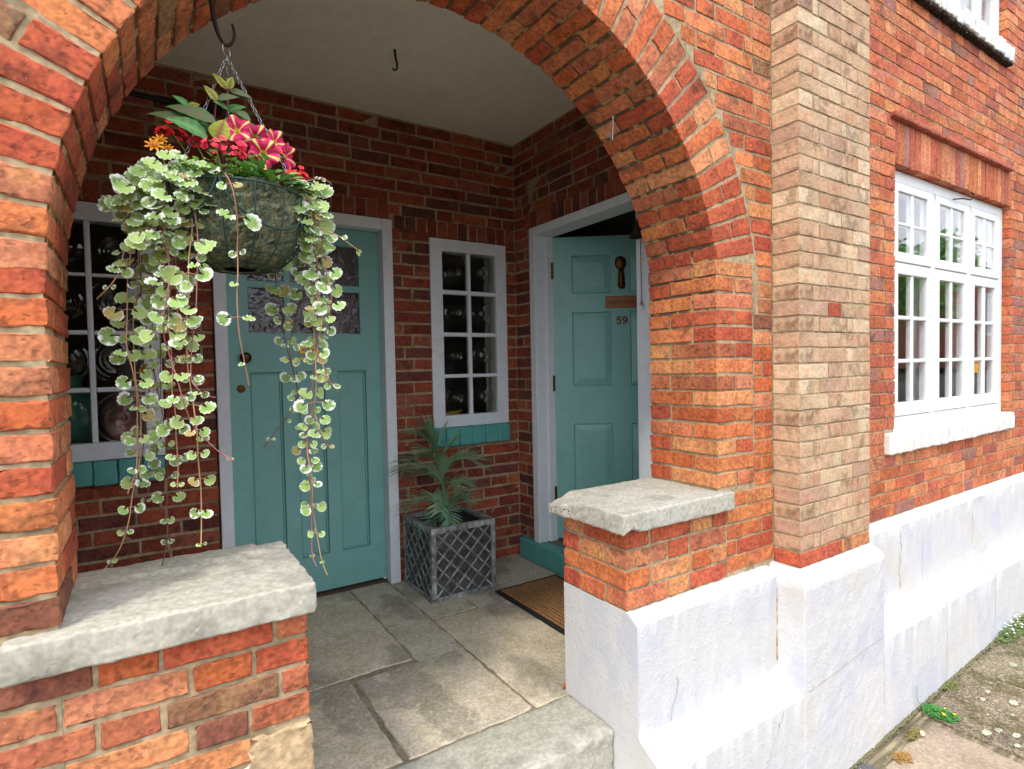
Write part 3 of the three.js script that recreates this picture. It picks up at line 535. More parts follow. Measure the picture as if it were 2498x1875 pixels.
// ---------------------------------------------------------------- porch floor, step, ceiling
{
  const t = structure('porch_floor', 'worn stone flags of the porch floor');
  mesh('mortar_bed', box(-1.56, 1.42, -0.12, -0.005, ZB - 0.2, -0.3), std({ color: srgb('#a09684'), map: T.mortar, bumpMap: T.mortarB, bumpScale: 0.008, roughness: 1 }), t);
  const tones = ['#dfd5c2', '#d0c9ba', '#ded3bf', '#cbc4b5', '#d8cfbf'].map((h) => std({ color: srgb(h), map: T.flag, bumpMap: T.flagB, bumpScale: 0.004, roughness: 0.93 }));
  const flag = (x0, x1, z0, z1, k, dy = 0) => { const w = x1 - x0, d = z1 - z0; const g = block(w, 0.06, d, { r: 0.008, nx: Math.ceil(w / 0.04), ny: 1, nz: Math.ceil(d / 0.04), amp: 0.0005, seed: k * 13 + 5, off: [k * 0.37, k * 0.61], warp: (p) => { const n1 = fieldNoise(p[2] * 26, k * 9, 51), n2 = fieldNoise(p[0] * 26, k * 9, 53); if (Math.abs(p[0]) > w / 2 - 0.012) p[0] += n1 * 0.014 + Math.sign(p[0]) * 0.002; if (Math.abs(p[2]) > d / 2 - 0.012) p[2] += n2 * 0.014 + Math.sign(p[2]) * 0.002; p[1] += fieldNoise(p[0] * 14 + k * 7, p[2] * 14, 55) * 0.005; } }).translate((x0 + x1) / 2, -0.03 + dy, (z0 + z1) / 2); return mesh('flagstone', g, tones[k % 5], t); };
  flag(-0.62, 0.243, -1.86, -0.925, 0); flag(0.254, 0.474, -1.86, -0.885, 1, -0.001); flag(0.484, 0.735, -1.86, -1.225, 3); flag(0.745, 1.42, -1.86, -1.225, 8, 0.001); flag(0.482, 1.42, -1.214, -0.323, 2); flag(-0.022, 0.468, -0.885, -0.328, 5, 0.001); flag(-0.62, -0.045, -0.914, -0.33, 7); flag(-1.56, -0.63, -1.86, -1.1, 9); flag(-1.56, -0.63, -1.09, -0.33, 6);
  const st = tag(mesh('entrance_step', block(1.036, 0.17, 0.256, { r: 0.012, nx: 40, ny: 8, nz: 12, amp: 0.0014, seed: 71, warp: (p) => { p[1] += fieldNoise(p[0] * 16, p[2] * 20, 61) * 0.006; if (p[2] > 0.11) { p[2] += fieldNoise(p[0] * 26, p[1] * 60, 63) * 0.022; if (p[1] > 0.06) p[1] -= 0.004; } } }).translate(0.119, -0.087, -0.194), M.stone, scene), 'thick worn stone step at the edge of the porch floor', 'step');
  tag(mesh('entrance_step', block(1.036, 0.17, 0.3, { r: 0.012, nx: 30, ny: 4, nz: 8, amp: 0.0014, seed: 73 }).translate(0.119, -0.262, 0.03), M.stone, scene), 'lower stone step below the porch step', 'step');
  tag(mesh('entrance_step', block(1.036, 0.17, 0.3, { r: 0.012, nx: 30, ny: 4, nz: 8, amp: 0.0014, seed: 74 }).translate(0.119, -0.437, 0.33), M.stone, scene), 'lowest stone step standing on the pavement', 'step');
  const c = structure('porch_ceiling', 'cream painted plaster ceiling of the porch');
  mesh('plaster', box(-1.7, XW + 0.1, YC, YC + 0.12, ZB - 0.1, -0.33, { nx: 4, nz: 4 }), M.ceiling, c);
}
// a teal painted threshold before the open door
tag(mesh('threshold_step', [block(0.1, 0.135, 1.2, { r: 0.014, nx: 2, ny: 3, nz: 30, amp: 0.0015, seed: 31, warp: (p) => { p[0] += fieldNoise(p[2] * 20, p[1] * 40, 71) * 0.008; } }).translate(1.414, 0.0675, -1.16)], M.tealBrick, scene), 'teal painted threshold step under the open door', 'step');
// ---------------------------------------------------------------- doors and windows
const fontBold = await new FontLoader().loadAsync('fonts/droid/droid_sans_bold.typeface.json');
function lettering(text, size, depth) { const g = new TextGeometry(text, { font: fontBold, size, depth, curveSegments: 6, bevelEnabled: true, bevelSize: size * 0.02, bevelThickness: 0.0008, bevelSegments: 1 }); g.computeBoundingBox(); const b = g.boundingBox; return g.translate(-(b.min.x + b.max.x) / 2, -(b.min.y + b.max.y) / 2, 0); }
const rect = (cls, x0, x1, y0, y1) => { const s = new cls(); s.moveTo(x0, y0); s.lineTo(x1, y0); s.lineTo(x1, y1); s.lineTo(x0, y1); s.closePath(); return s; };
function board(x0, x1, y0, y1, holes, depth, zf) { const s = rect(THREE.Shape, x0, x1, y0, y1); for (const h of holes) s.holes.push(rect(THREE.Path, ...h)); return new THREE.ExtrudeGeometry(s, { depth: depth - 0.006, bevelEnabled: true, bevelSize: -0.003, bevelOffset: 0, bevelThickness: 0.003, bevelSegments: 2 }).translate(0, 0, zf - depth + 0.003); }
const moulding = (x0, x1, y0, y1, z, r) => { const q = []; for (const y of [y0, y1]) q.push(new THREE.CylinderGeometry(r, r, x1 - x0, 8).rotateZ(Math.PI / 2).translate((x0 + x1) / 2, y, z)); for (const x of [x0, x1]) q.push(new THREE.CylinderGeometry(r, r, y1 - y0, 8).translate(x, (y0 + y1) / 2, z)); return q; };

{ // --- the closed door in the back wall
  const t = thing('panelled_door', 'closed teal door with six dark panes and number 59, behind the hanging basket', 'door');
  const zl = ZB - 0.06, zf = ZB + 0.02;
  const fr = [box(-0.405, -0.345, 0, 2.147, zl - 0.06, zf, { r: 0.004 }), box(0.479, 0.541, 0, 2.147, zl - 0.06, zf, { r: 0.004 }), box(-0.3445, 0.4785, 2.083, 2.147, zl - 0.06, zf - 0.001, { r: 0.004 }),
    box(-0.3445, -0.329, 0.01, 2.08, zl - 0.058, zl - 0.001), box(0.4635, 0.4785, 0.01, 2.08, zl - 0.058, zl - 0.001)];
  mesh('door_frame', fr, M.frame, t);
  const cols = [[-0.24, -0.052], [-0.026, 0.152], [0.178, 0.365]], rows = [[1.475, 1.722], [1.75, 1.985]];
  const panels = [[-0.238, -0.078], [-0.003, 0.15], [0.222, 0.386]].map(([a, b]) => [a, b, 0.23, 1.268]);
  const panes = rows.flatMap(([c, d]) => cols.map(([a, b]) => [a, b, c, d]));
  const leaf = mesh('door_leaf', board(-0.342, 0.477, 0.022, 2.08, [...panels, ...panes], 0.045, zl), M.teal, t);
  for (const p of panels) { const m = mesh('panel', [box(p[0] - 0.01, p[1] + 0.01, p[2] - 0.01, p[3] + 0.01, zl - 0.04, zl - 0.02), ...moulding(p[0] + 0.008, p[1] - 0.008, p[2] + 0.008, p[3] - 0.008, zl - 0.016, 0.0055)], M.teal, leaf); }
  for (const p of panes) { mesh('pane', uvScale(box(p[0] - 0.004, p[1] + 0.004, p[2] - 0.004, p[3] + 0.004, zl - 0.022, zl - 0.018), 1.6), M.obscure, leaf); mesh('glazing_bead', moulding(p[0] + 0.001, p[1] - 0.001, p[2] + 0.001, p[3] - 0.001, zl - 0.007, 0.0045), M.teal, leaf); }
  const knob = new THREE.LatheGeometry([[0, 0.05], [0.012, 0.0495], [0.022, 0.046], [0.0285, 0.038], [0.029, 0.03], [0.024, 0.02], [0.014, 0.013], [0.012, 0.006], [0.024, 0.003], [0.025, 0]].map(([x, y]) => new THREE.Vector2(x, y)), 28).rotateX(Math.PI / 2);
  mesh('door_knob', knob.translate(-0.26, 1.346, zl), M.bronze, leaf);
  const lock = new THREE.LatheGeometry([[0, 0.008], [0.008, 0.008], [0.009, 0.006], [0.017, 0.007], [0.02, 0.004], [0.021, 0]].map(([x, y]) => new THREE.Vector2(x, y)), 24).rotateX(Math.PI / 2).translate(-0.283, 1.184, zl);
  const lk = mesh('lock', lock, M.oldBrass, leaf); mesh('keyhole', box(-0.2845, -0.2815, 1.178, 1.19, zl + 0.002, zl + 0.0092), M.dark, lk);
  mesh('numeral', lettering('5', 0.078, 0.004).translate(0.038, 1.37, zl), M.brass, leaf); mesh('numeral', lettering('9', 0.078, 0.004).translate(0.094, 1.37, zl), M.brass, leaf);
  mesh('threshold', box(-0.343, 0.478, -0.02, 0.012, zl - 0.07, zl + 0.02), std({ color: srgb('#4a3a2c'), roughness: 0.9 }), t);
}
function fielded(x0, x1, y0, y1, zb, zt, ins) {
  const o = [[x0, y0, zb], [x1, y0, zb], [x1, y1, zb], [x0, y1, zb]], i = [[x0 + ins, y0 + ins, zt], [x1 - ins, y0 + ins, zt], [x1 - ins, y1 - ins, zt], [x0 + ins, y1 - ins, zt]], f = i.map((p) => [p[0], p[1], zt + 0.003]), P = [], quad = (a, b, c, d) => P.push(...a, ...b, ...c, ...a, ...c, ...d);
  for (let k = 0; k < 4; k++) { const n = (k + 1) % 4; quad(o[k], o[n], i[n], i[k]); quad(i[k], i[n], f[n], f[k]); } quad(f[0], f[1], f[2], f[3]);
  const g = new THREE.BufferGeometry(); g.setAttribute('position', new THREE.Float32BufferAttribute(P, 3)); const u = []; for (let k = 0; k < P.length; k += 3) u.push(P[k], P[k + 1]); g.setAttribute('uv', new THREE.Float32BufferAttribute(u, 2)); g.computeVertexNormals(); return g;
}
{ // --- the open front door in the side wall
  const t = thing('panelled_door', 'open teal six-panel door with brass knocker, name plate and number 59', 'door');
  const fr = [box(1.386, 1.53, 0.135, 2.15, -1.615, -1.555, { r: 0.004 }), box(1.386, 1.53, 0.135, 2.15, -0.675, -0.565, { r: 0.004 }), box(1.387, 1.53, 2.098, 2.15, -1.5545, -0.6755, { r: 0.004 }), box(1.47, 1.53, 0.135, 2.0975, -1.5545, -1.542)];
  mesh('door_frame', fr, M.frame, t);
  const leaf = new THREE.Group(); leaf.name = 'door_leaf'; leaf.position.set(1.51, 0, -1.525); leaf.rotation.y = -Math.atan2(0.602, 0.7985); t.add(leaf);
  const P = []; for (const [a, b] of [[0.114, 0.37], [0.48, 0.736]]) for (const [c, d] of [[1.725, 1.975], [1.137, 1.614], [0.33, 0.9]]) P.push([a, b, c, d]);
  mesh('board', board(0, 0.85, 0.155, 2.09, P, 0.045, 0), M.teal, leaf);
  for (const p of P) mesh('panel', [fielded(p[0] - 0.004, p[1] + 0.004, p[2] - 0.004, p[3] + 0.004, -0.016, -0.007, 0.052), ...moulding(p[0] + 0.002, p[1] - 0.002, p[2] + 0.002, p[3] - 0.002, -0.008, 0.006)], M.teal, leaf);
  for (const y of [1.88, 1.16, 0.44]) mesh('hinge', [box(-0.014, 0.002, y - 0.05, y + 0.05, -0.035, 0.002, { r: 0.001 }), new THREE.CylinderGeometry(0.007, 0.007, 0.1, 10).translate(-0.006, y, 0.004)], M.oldBrass, leaf);
  const rnd = (pts, y0) => new THREE.LatheGeometry(pts.map(([x, y]) => new THREE.Vector2(x, y)), 18).translate(0, y0, 0);
  mesh('knocker', [rnd([[0, 0.045], [0.018, 0.04], [0.032, 0.025], [0.036, 0.005], [0.032, -0.02], [0.02, -0.036], [0, -0.042]], 0).scale(1, 1, 0.55).translate(0.424, 1.912, 0.012), rnd([[0, 0], [0.014, -0.002], [0.019, -0.03], [0.022, -0.075], [0.019, -0.095], [0, -0.1]], 0).translate(0.426, 1.875, 0.022), rnd([[0, 0.026], [0.018, 0.02], [0.026, 0], [0.018, -0.02], [0, -0.026]], 0).translate(0.428, 1.775, 0.02)], M.oldBrass, leaf);
  const cv = document.createElement('canvas'); cv.width = 512; cv.height = 192; const cx = cv.getContext('2d'); cx.fillStyle = '#9a5f38'; cx.fillRect(0, 0, 512, 192); cx.fillStyle = '#1c1512'; cx.font = 'bold 58px serif'; cx.textAlign = 'center'; cx.textBaseline = 'middle'; cx.fillText("'LIBERTY HOUSE'", 256, 100, 480);
  const ct = new THREE.CanvasTexture(cv); ct.colorSpace = THREE.SRGBColorSpace;
  const pl = mesh('name_plate', box(0.328, 0.528, 1.632, 1.707, 0, 0.005), M.oldBrass, leaf);
  mesh('lettering', new THREE.PlaneGeometry(0.194, 0.07).translate(0.428, 1.6695, 0.0062), std({ map: ct, metalness: 0.3, roughness: 0.5 }), leaf);
  mesh('numeral', lettering('5', 0.047, 0.003).translate(0.412, 1.554, 0), M.oldBrass, leaf); mesh('numeral', lettering('9', 0.047, 0.003).translate(0.449, 1.554, 0), M.oldBrass, leaf);
}
{ // --- bell with its pull, beside the open door
  const t = thing('door_bell', 'small dark bell with a cord and pull hanging by the open doorway', 'bell');
  mesh('bell', new THREE.LatheGeometry([[0.006, 0.075], [0.014, 0.07], [0.02, 0.05], [0.026, 0.025], [0.038, 0.004], [0.041, 0], [0.037, 0.001], [0.024, 0.024], [0.017, 0.05], [0.004, 0.066]].map(([x, y]) => new THREE.Vector2(x, y)), 24).translate(1.35, 1.895, -0.628), M.iron, t);
  mesh('bracket', tube([[1.35, 1.967, -0.628], [1.35, 1.985, -0.628], [1.37, 1.99, -0.62], [1.388, 1.985, -0.62]], 0.005), M.iron, t);
  mesh('cord', tube([[1.352, 1.9, -0.61], [1.353, 1.8, -0.61], [1.354, 1.66, -0.61], [1.354, 1.585, -0.61]], 0.002), M.iron, t);
  mesh('pull', new THREE.LatheGeometry([[0, 0.028], [0.004, 0.026], [0.006, 0.018], [0.01, 0.004], [0.012, 0], [0, 0.001]].map(([x, y]) => new THREE.Vector2(x, y)), 14).translate(1.354, 1.56, -0.61), M.steel, t);
}

// bull's-eye pane: a solid slab of crown glass with a boss in the middle and rings round it
function crownPane(w, h, seed) {
  const nx = 30, ny = 38, pos = [], nor = [], uv = [], R = rng(seed), cx = (R() - 0.5) * 0.02, cy = (R() - 0.5) * 0.02, ph = R() * 6, k = 150 + R() * 60;
  const f = (x, y) => { const r = Math.hypot(x - cx, y - cy); return 0.014 * Math.exp(-((r / 0.014) ** 2)) - 0.005 * Math.exp(-(((r - 0.026) / 0.01) ** 2)) + 0.002 * Math.cos(r * k + ph) * Math.exp(-r * 16) + 0.004 * Math.exp(-(((r - 0.05) / 0.02) ** 2)); };
  const p = (i, j) => { const x = (i / nx - 0.5) * w, y = (j / ny - 0.5) * h; return [x, y, 0.003 + f(x, y)]; };
  const n = (q) => { const e = 0.0008, dx = (f(q[0] + e, q[1]) - f(q[0] - e, q[1])) / (2 * e), dy = (f(q[0], q[1] + e) - f(q[0], q[1] - e)) / (2 * e), l = Math.hypot(dx, dy, 1); return [-dx / l, -dy / l, 1 / l]; };
  for (let i = 0; i < nx; i++) for (let j = 0; j < ny; j++) for (const q of [p(i, j), p(i + 1, j), p(i + 1, j + 1), p(i, j), p(i + 1, j + 1), p(i, j + 1)]) { pos.push(...q); nor.push(...n(q)); uv.push(q[0], q[1]); }
  const g = new THREE.BufferGeometry(); g.setAttribute('position', new THREE.Float32BufferAttribute(pos, 3)); g.setAttribute('normal', new THREE.Float32BufferAttribute(nor, 3)); g.setAttribute('uv', new THREE.Float32BufferAttribute(uv, 2));
  const back = new THREE.PlaneGeometry(w, h).rotateY(Math.PI).translate(0, 0, -0.003), sides = [];
  for (const [a, b] of [[0, 0], [1, 0], [2, 0], [3, 0]]) { const s = new THREE.PlaneGeometry(a % 2 ? h : w, 0.006); s.rotateX(a % 2 ? 0 : 0); if (a === 0) s.rotateX(-Math.PI / 2).translate(0, h / 2, 0); if (a === 2) s.rotateX(Math.PI / 2).translate(0, -h / 2, 0); if (a === 1) s.rotateX(-Math.PI / 2).rotateZ(-Math.PI / 2).translate(w / 2, 0, 0); if (a === 3) s.rotateX(-Math.PI / 2).rotateZ(Math.PI / 2).translate(-w / 2, 0, 0); sides.push(s); }
  return mergeGeometries([g, back, ...sides].map(strip));
}
function crownWindow(label, ox0, ox1, oy0, oy1, cols, rows, sx0, sx1, sy0, sy1, seed) {
  const t = thing('crown_glass_window', label, 'window', 'bull\'s-eye windows in the porch');
  const zf = ZB + 0.006, x0 = cols[0][0], x1 = cols[cols.length - 1][1], y0 = rows[0][0], y1 = rows[rows.length - 1][1];
  mesh('window_frame', [box(ox0, x0, oy0, oy1, zf - 0.09, zf, { r: 0.003 }), box(x1, ox1, oy0, oy1, zf - 0.09, zf - 0.0005, { r: 0.003 }), box(x0, x1, y1, oy1, zf - 0.09, zf - 0.001, { r: 0.003 }), box(x0, x1, oy0, y0, zf - 0.09, zf - 0.001, { r: 0.003 })], M.frame, t);
  for (let i = 0; i + 1 < cols.length; i++) mesh('glazing_bar', box(cols[i][1], cols[i + 1][0], y0, y1, zf - 0.045, zf - 0.008, { r: 0.005 }), M.frame, t);
  for (let i = 0; i + 1 < rows.length; i++) for (const [a, b] of cols) mesh('glazing_bar', box(a, b, rows[i][1], rows[i + 1][0], zf - 0.044, zf - 0.009, { r: 0.005 }), M.frame, t);
  let k = 0; for (const [a, b] of cols) for (const [c, d] of rows) mesh('pane', crownPane(b - a + 0.006, d - c + 0.006, seed + k++).translate((a + b) / 2, (c + d) / 2, zf - 0.03), M.crown, t);
  const n = Math.round((sx1 - sx0) / 0.094), p = (sx1 - sx0) / n;
  for (let i = 0; i < n; i++) mesh('sill_brick', block(p - 0.0015, sy1 - sy0, 0.13, { r: 0.009, nx: 2, ny: 3, nz: 2, amp: 0.0022, seed: seed * 3 + i }).translate(sx0 + (i + 0.5) * p, (sy0 + sy1) / 2 + (hash2(i, seed, 1) - 0.5) * 0.005, ZB - 0.025 + (hash2(i, seed, 2) - 0.5) * 0.004), M.tealBrick, t);
  return t;
}
crownWindow('narrow white window of eight bull\'s-eye panes above the palm planter', 0.785, 1.336, 0.9, 2.075, [[0.867, 1.048], [1.072, 1.255]], [[0.973, 1.209], [1.232, 1.469], [1.495, 1.734], [1.761, 1.999]], 0.763, 1.326, 0.783, 0.898, 3);
crownWindow('white bull\'s-eye window partly hidden behind the left pier and trailing plant', -1.182, -0.633, 0.88, 2.053, [[-1.104, -0.916], [-0.893, -0.706]], [[0.96, 1.192], [1.214, 1.455], [1.475, 1.72], [1.735, 1.972]], -1.2, -0.634, 0.768, 0.878, 40);

{ // --- white casement window of the house
  const t = thing('casement_window', 'white painted casement window with small panes in the house wall', 'window');
  const X = [[2.678, 2.831, 2.883, 3.033], [3.19, 3.343, 3.395, 3.545], [3.702, 3.836, 3.906, 4.04]], zf = -0.042;
  const fr = [box(WIN.x0 + 0.004, 2.61, 0.885, 2.272, zf - 0.09, zf, { r: 0.004 }), box(4.115, WIN.x1 - 0.004, 0.885, 2.272, zf - 0.09, zf, { r: 0.004 }), box(2.61, 4.115, 2.212, 2.272, zf - 0.09, zf - 0.0006, { r: 0.004 }), box(2.61, 4.115, 0.885, 0.962, zf - 0.09, zf - 0.0006, { r: 0.004 }), box(3.088, 3.136, 0.963, 2.2115, zf - 0.09, zf - 0.0003, { r: 0.004 }), box(3.6, 3.648, 0.963, 2.2115, zf - 0.09, zf - 0.0003, { r: 0.004 })];
  const op = [[2.61, 3.0875], [3.1365, 3.5995], [3.6485, 4.1145]];
  for (const [a, b] of op) fr.push(box(a, b, 1.76, 1.79, zf - 0.09, zf - 0.0012, { r: 0.004 }));
  mesh('window_frame', fr, M.white, t);
  op.forEach(([a, b], i) => {
    const c = X[i];
    for (const [y0, y1, ys] of [[0.966, 1.757, [[1.036, 1.251], [1.272, 1.485], [1.506, 1.727]]], [1.793, 2.209, 0].slice(0, 2).concat([[[1.845, 1.989], [2.004, 2.165]]])]) {
      const s = new THREE.Group(); s.name = 'sash'; t.add(s); const q = zf + 0.006, e = 0.003;
      mesh('sash_frame', [box(a + e, c[0], y0, y1, q - 0.045, q, { r: 0.004 }), box(c[3], b - e, y0, y1, q - 0.045, q - 0.0004, { r: 0.004 }), box(c[0], c[3], ys[ys.length - 1][1], y1, q - 0.045, q - 0.0008, { r: 0.004 }), box(c[0], c[3], y0, ys[0][0], q - 0.045, q - 0.0008, { r: 0.004 })], M.white, s);
      mesh('glazing_bar', box(c[1] + 0.012, c[2] - 0.012, ys[0][0], ys[ys.length - 1][1], q - 0.036, q - 0.005, { r: 0.006 }), M.white, s);
      for (let k = 0; k + 1 < ys.length; k++) for (const [l, r] of [[c[0], c[1] + 0.012], [c[2] - 0.012, c[3]]]) mesh('glazing_bar', box(l, r, ys[k][1], ys[k + 1][0], q - 0.034, q - 0.006, { r: 0.005 }), M.white, s);
      for (const [l, r] of [[c[0], c[1] + 0.012], [c[2] - 0.012, c[3]]]) for (const [yb, yt] of ys) mesh('pane', box(l - 0.003, r + 0.003, yb - 0.003, yt + 0.003, q - 0.014, q - 0.01), M.glass, s);
    }
  });
  const n = 20, p = (4.178 - 2.442) / n;
  for (let i = 0; i < n; i++) mesh('sill_brick', block(p - 0.0012, 0.106, 0.16, { r: 0.007, nx: 2, ny: 2, nz: 2, amp: 0.0025, seed: 500 + i }).translate(2.442 + (i + 0.5) * p, 0.838 + (hash2(i, 7, 1) - 0.5) * 0.006 + i * 0.0005, -0.048 + (hash2(i, 7, 2) - 0.5) * 0.004), M.whiteBrick, t);
}
{ // --- window of the floor above, only its corner in view
  const t = thing('upper_window', 'white upper floor window with a flaking painted sill at the top right', 'window');
  const zf = -0.042;
  mesh('window_frame', [box(UP.x0 + 0.004, 2.83, 3.265, 4.395, zf - 0.09, zf), box(4.03, UP.x1 - 0.004, 3.265, 4.395, zf - 0.09, zf), box(2.83, 4.03, 3.265, 3.36, zf - 0.09, zf - 0.0006), box(2.83, 4.03, 4.33, 4.395, zf - 0.09, zf - 0.0006), box(3.4, 3.46, 3.36, 4.33, zf - 0.09, zf - 0.0003)], M.white, t);
  for (const x of [3.115, 3.755]) mesh('glazing_bar', box(x - 0.018, x + 0.018, 3.36, 4.33, zf - 0.04, zf - 0.006, { r: 0.005 }), M.white, t);
  for (const [a, b] of [[2.83, 3.097], [3.133, 3.4], [3.46, 3.737], [3.773, 4.03]]) for (const [c, d] of [[3.36, 3.65], [3.68, 4.0], [4.03, 4.33]]) { mesh('pane', box(a, b, c, d, zf - 0.03, zf - 0.026), M.glass, t); if (d < 4.3) mesh('glazing_bar', box(a, b, d, d + 0.03, zf - 0.038, zf - 0.008, { r: 0.005 }), M.white, t); }
  const n = 18, p = (4.085 - 2.65) / n;
  for (let i = 0; i < n; i++) mesh('sill_brick', block(p - 0.002, 0.094, 0.15, { r: 0.008, nx: 2, ny: 3, nz: 2, amp: 0.004, seed: 600 + i }).translate(2.65 + (i + 0.5) * p, 3.223 + (hash2(i, 8, 1) - 0.5) * 0.012, -0.033 + (hash2(i, 8, 2) - 0.5) * 0.01), M.whiteBrick, t);
  const fr = []; for (let i = 0; i < 60; i++) fr.push(block(0.022, 0.01 + 0.02 * hash2(i, 2, 9), 0.06, { r: 0.004, amp: 0.003, seed: 700 + i }).translate(2.66 + i * 0.024, 3.172 - 0.008 * hash2(i, 5, 9), 0.004));
  mesh('bare_sill_edge', fr, std({ color: srgb('#3d3229'), map: T.stone, roughness: 1 }), t);
}
// ---------------------------------------------------------------- rooms behind the glass: closed, so that daylight enters by the openings only
function room(name, label, x0, x1, y0, y1, z0, z1, skip, m) {
  const s = structure(name, label), w = 0.06, add = (n, ...b) => mesh(n, box(...b), m, s);
  add('room_floor', x0, x1, y0 - w, y0, z0, z1); add('room_ceiling', x0, x1, y1, y1 + w, z0, z1);
  if (!skip.includes('x0')) add('room_wall', x0 - w, x0, y0 - w, y1 + w, z0 - w, z1 + w); if (!skip.includes('x1')) add('room_wall', x1, x1 + w, y0 - w, y1 + w, z0 - w, z1 + w);
  add('room_wall', x0, x1, y0 - w, y1 + w, z0 - w, z0); if (!skip.includes('z1')) add('room_wall', x0, x1, y0 - w, y1 + w, z1, z1 + w);
}
room('back_room', 'dim room behind the porch windows', -1.6, 1.4, 0, 2.6, -4.2, ZB - 0.21, ['z1'], M.dark);
room('hallway', 'dim hallway behind the open door', XW + 0.13, 3.0, 0.02, 2.5, -2.4, -0.36, ['x0'], M.dark);
room('front_room', 'room behind the casement window', 2.2, 4.6, 0.2, 2.6, -3.2, -0.31, ['z1'], M.wallpaper);
room('upper_room', 'room behind the upper window', 2.4, 4.5, 2.9, 4.7, -2.6, -0.31, ['z1'], M.wallpaper);
mesh('hall_lining', [box(XW + 0.02, XW + 0.13, 0, 0.03, -2.46, -1.63), box(XW + 0.126, XW + 0.19, 0, 2.56, -2.46, -1.64), box(XW + 0.126, XW + 0.19, 0, 2.56, -0.55, -0.3), box(XW + 0.126, XW + 0.19, 2.16, 2.56, -1.64, -0.55), box(XW + 0.06, XW + 0.19, 0.0, 0.134, -1.64, -0.55)], M.dark, scene).userData = { kind: 'structure', label: 'dark lining of the hallway' };
function curtain(label, x0, x1, y0, y1, z, amp, waves, m, edge = 0) {
  const g = new THREE.PlaneGeometry(x1 - x0, y1 - y0, 60, 20), p = g.attributes.position; g.translate((x0 + x1) / 2, (y0 + y1) / 2, z);
  for (let i = 0; i < p.count; i++) { const u = (p.getX(i) - x0) / (x1 - x0), v = p.getY(i); p.setZ(i, z + amp * Math.sin(u * waves * 6.28 + Math.sin(v * 3) * 0.4) + 0.3 * amp * Math.sin(u * 31 + v)); if (edge) p.setX(i, p.getX(i) + edge * (1 - u) * Math.sin(v * 17)); }
  g.computeVertexNormals(); const o = mesh('curtain', g, m, scene); return tag(o, label, 'curtain', 'curtains hung behind the windows');
}
const cloth = phys({ color: srgb('#cfcabb'), roughness: 1, side: THREE.DoubleSide, transmission: 0.2, thickness: 0 });
curtain('pale curtain at the right side of the narrow bull\'s-eye window', 1.24, 1.38, 0.92, 2.1, ZB - 0.13, 0.008, 3, cloth, 0.004);
curtain('pale curtain drawn aside at the left of the casement window', 2.7, 3.2, 0.7, 2.3, -0.62, 0.03, 6, cloth);
{
  const cv = document.createElement('canvas'); cv.width = 256; cv.height = 192; const c = cv.getContext('2d'); c.fillStyle = '#f2b411'; c.fillRect(0, 0, 256, 192); c.fillStyle = '#3a2a10'; c.font = 'bold 44px sans-serif'; c.textAlign = 'center'; c.textAlign = 'left'; for (let i = 0; i < 6; i++) c.fillRect(14 + i * 36, 30, 24, 16); c.fillText('ND', 60, 112); c.fillText('U', 40, 168);
  const ct = new THREE.CanvasTexture(cv); ct.colorSpace = THREE.SRGBColorSpace;
  const t = thing('window_notice', 'small yellow notice stuck inside the casement window', 'sign');
  mesh('card', box(3.71, 3.82, 1.176, 1.25, -0.0536, -0.052, { r: 0.0003 }), std({ color: srgb('#f2b411'), roughness: 0.7 }), t);
  mesh('print', new THREE.PlaneGeometry(0.108, 0.074).translate(3.765, 1.213, -0.0514), std({ map: ct, roughness: 0.7 }), t);
}
{ // things on the inner sills; both vases are made up to tint the panes
  const t = thing('banana', 'yellow fruit lying on the inner sill of the narrow window', 'fruit');
  mesh('skin', tube([[0.87, 0.985, ZB - 0.14], [0.92, 0.972, ZB - 0.12], [0.99, 0.974, ZB - 0.12], [1.05, 0.99, ZB - 0.14]], 0.02, 10, 16, 0.012), std({ color: srgb('#d9b52a'), roughness: 0.6 }), t);
  mesh('inner_sill', [box(0.8, 1.33, 0.9, 0.955, ZB - 0.3, ZB - 0.09), box(-1.17, -0.64, 0.88, 0.935, ZB - 0.3, ZB - 0.09)], M.boards, scene).userData = { kind: 'structure', label: 'inner window sills of the back room' };
  const vase = (label, x, y, z, s, hex) => { const v = mesh('added_vase', new THREE.LatheGeometry([[0, 0], [0.05, 0], [0.07, 0.04], [0.075, 0.09], [0.055, 0.14], [0.035, 0.17], [0.042, 0.2]].map(([a, b]) => new THREE.Vector2(a * s, b * s)), 24).translate(x, y, z), std({ color: srgb(hex), roughness: 0.35, side: THREE.DoubleSide }), scene); tag(v, label, 'vase'); };
  vase('added pink vase that tints the lower right pane of the left window', -0.79, 0.935, ZB - 0.19, 1.1, '#e08a86');
  vase('added teal vase that tints the left panes of the left window', -1.02, 0.935, ZB - 0.2, 1.7, '#3f8f80');
}
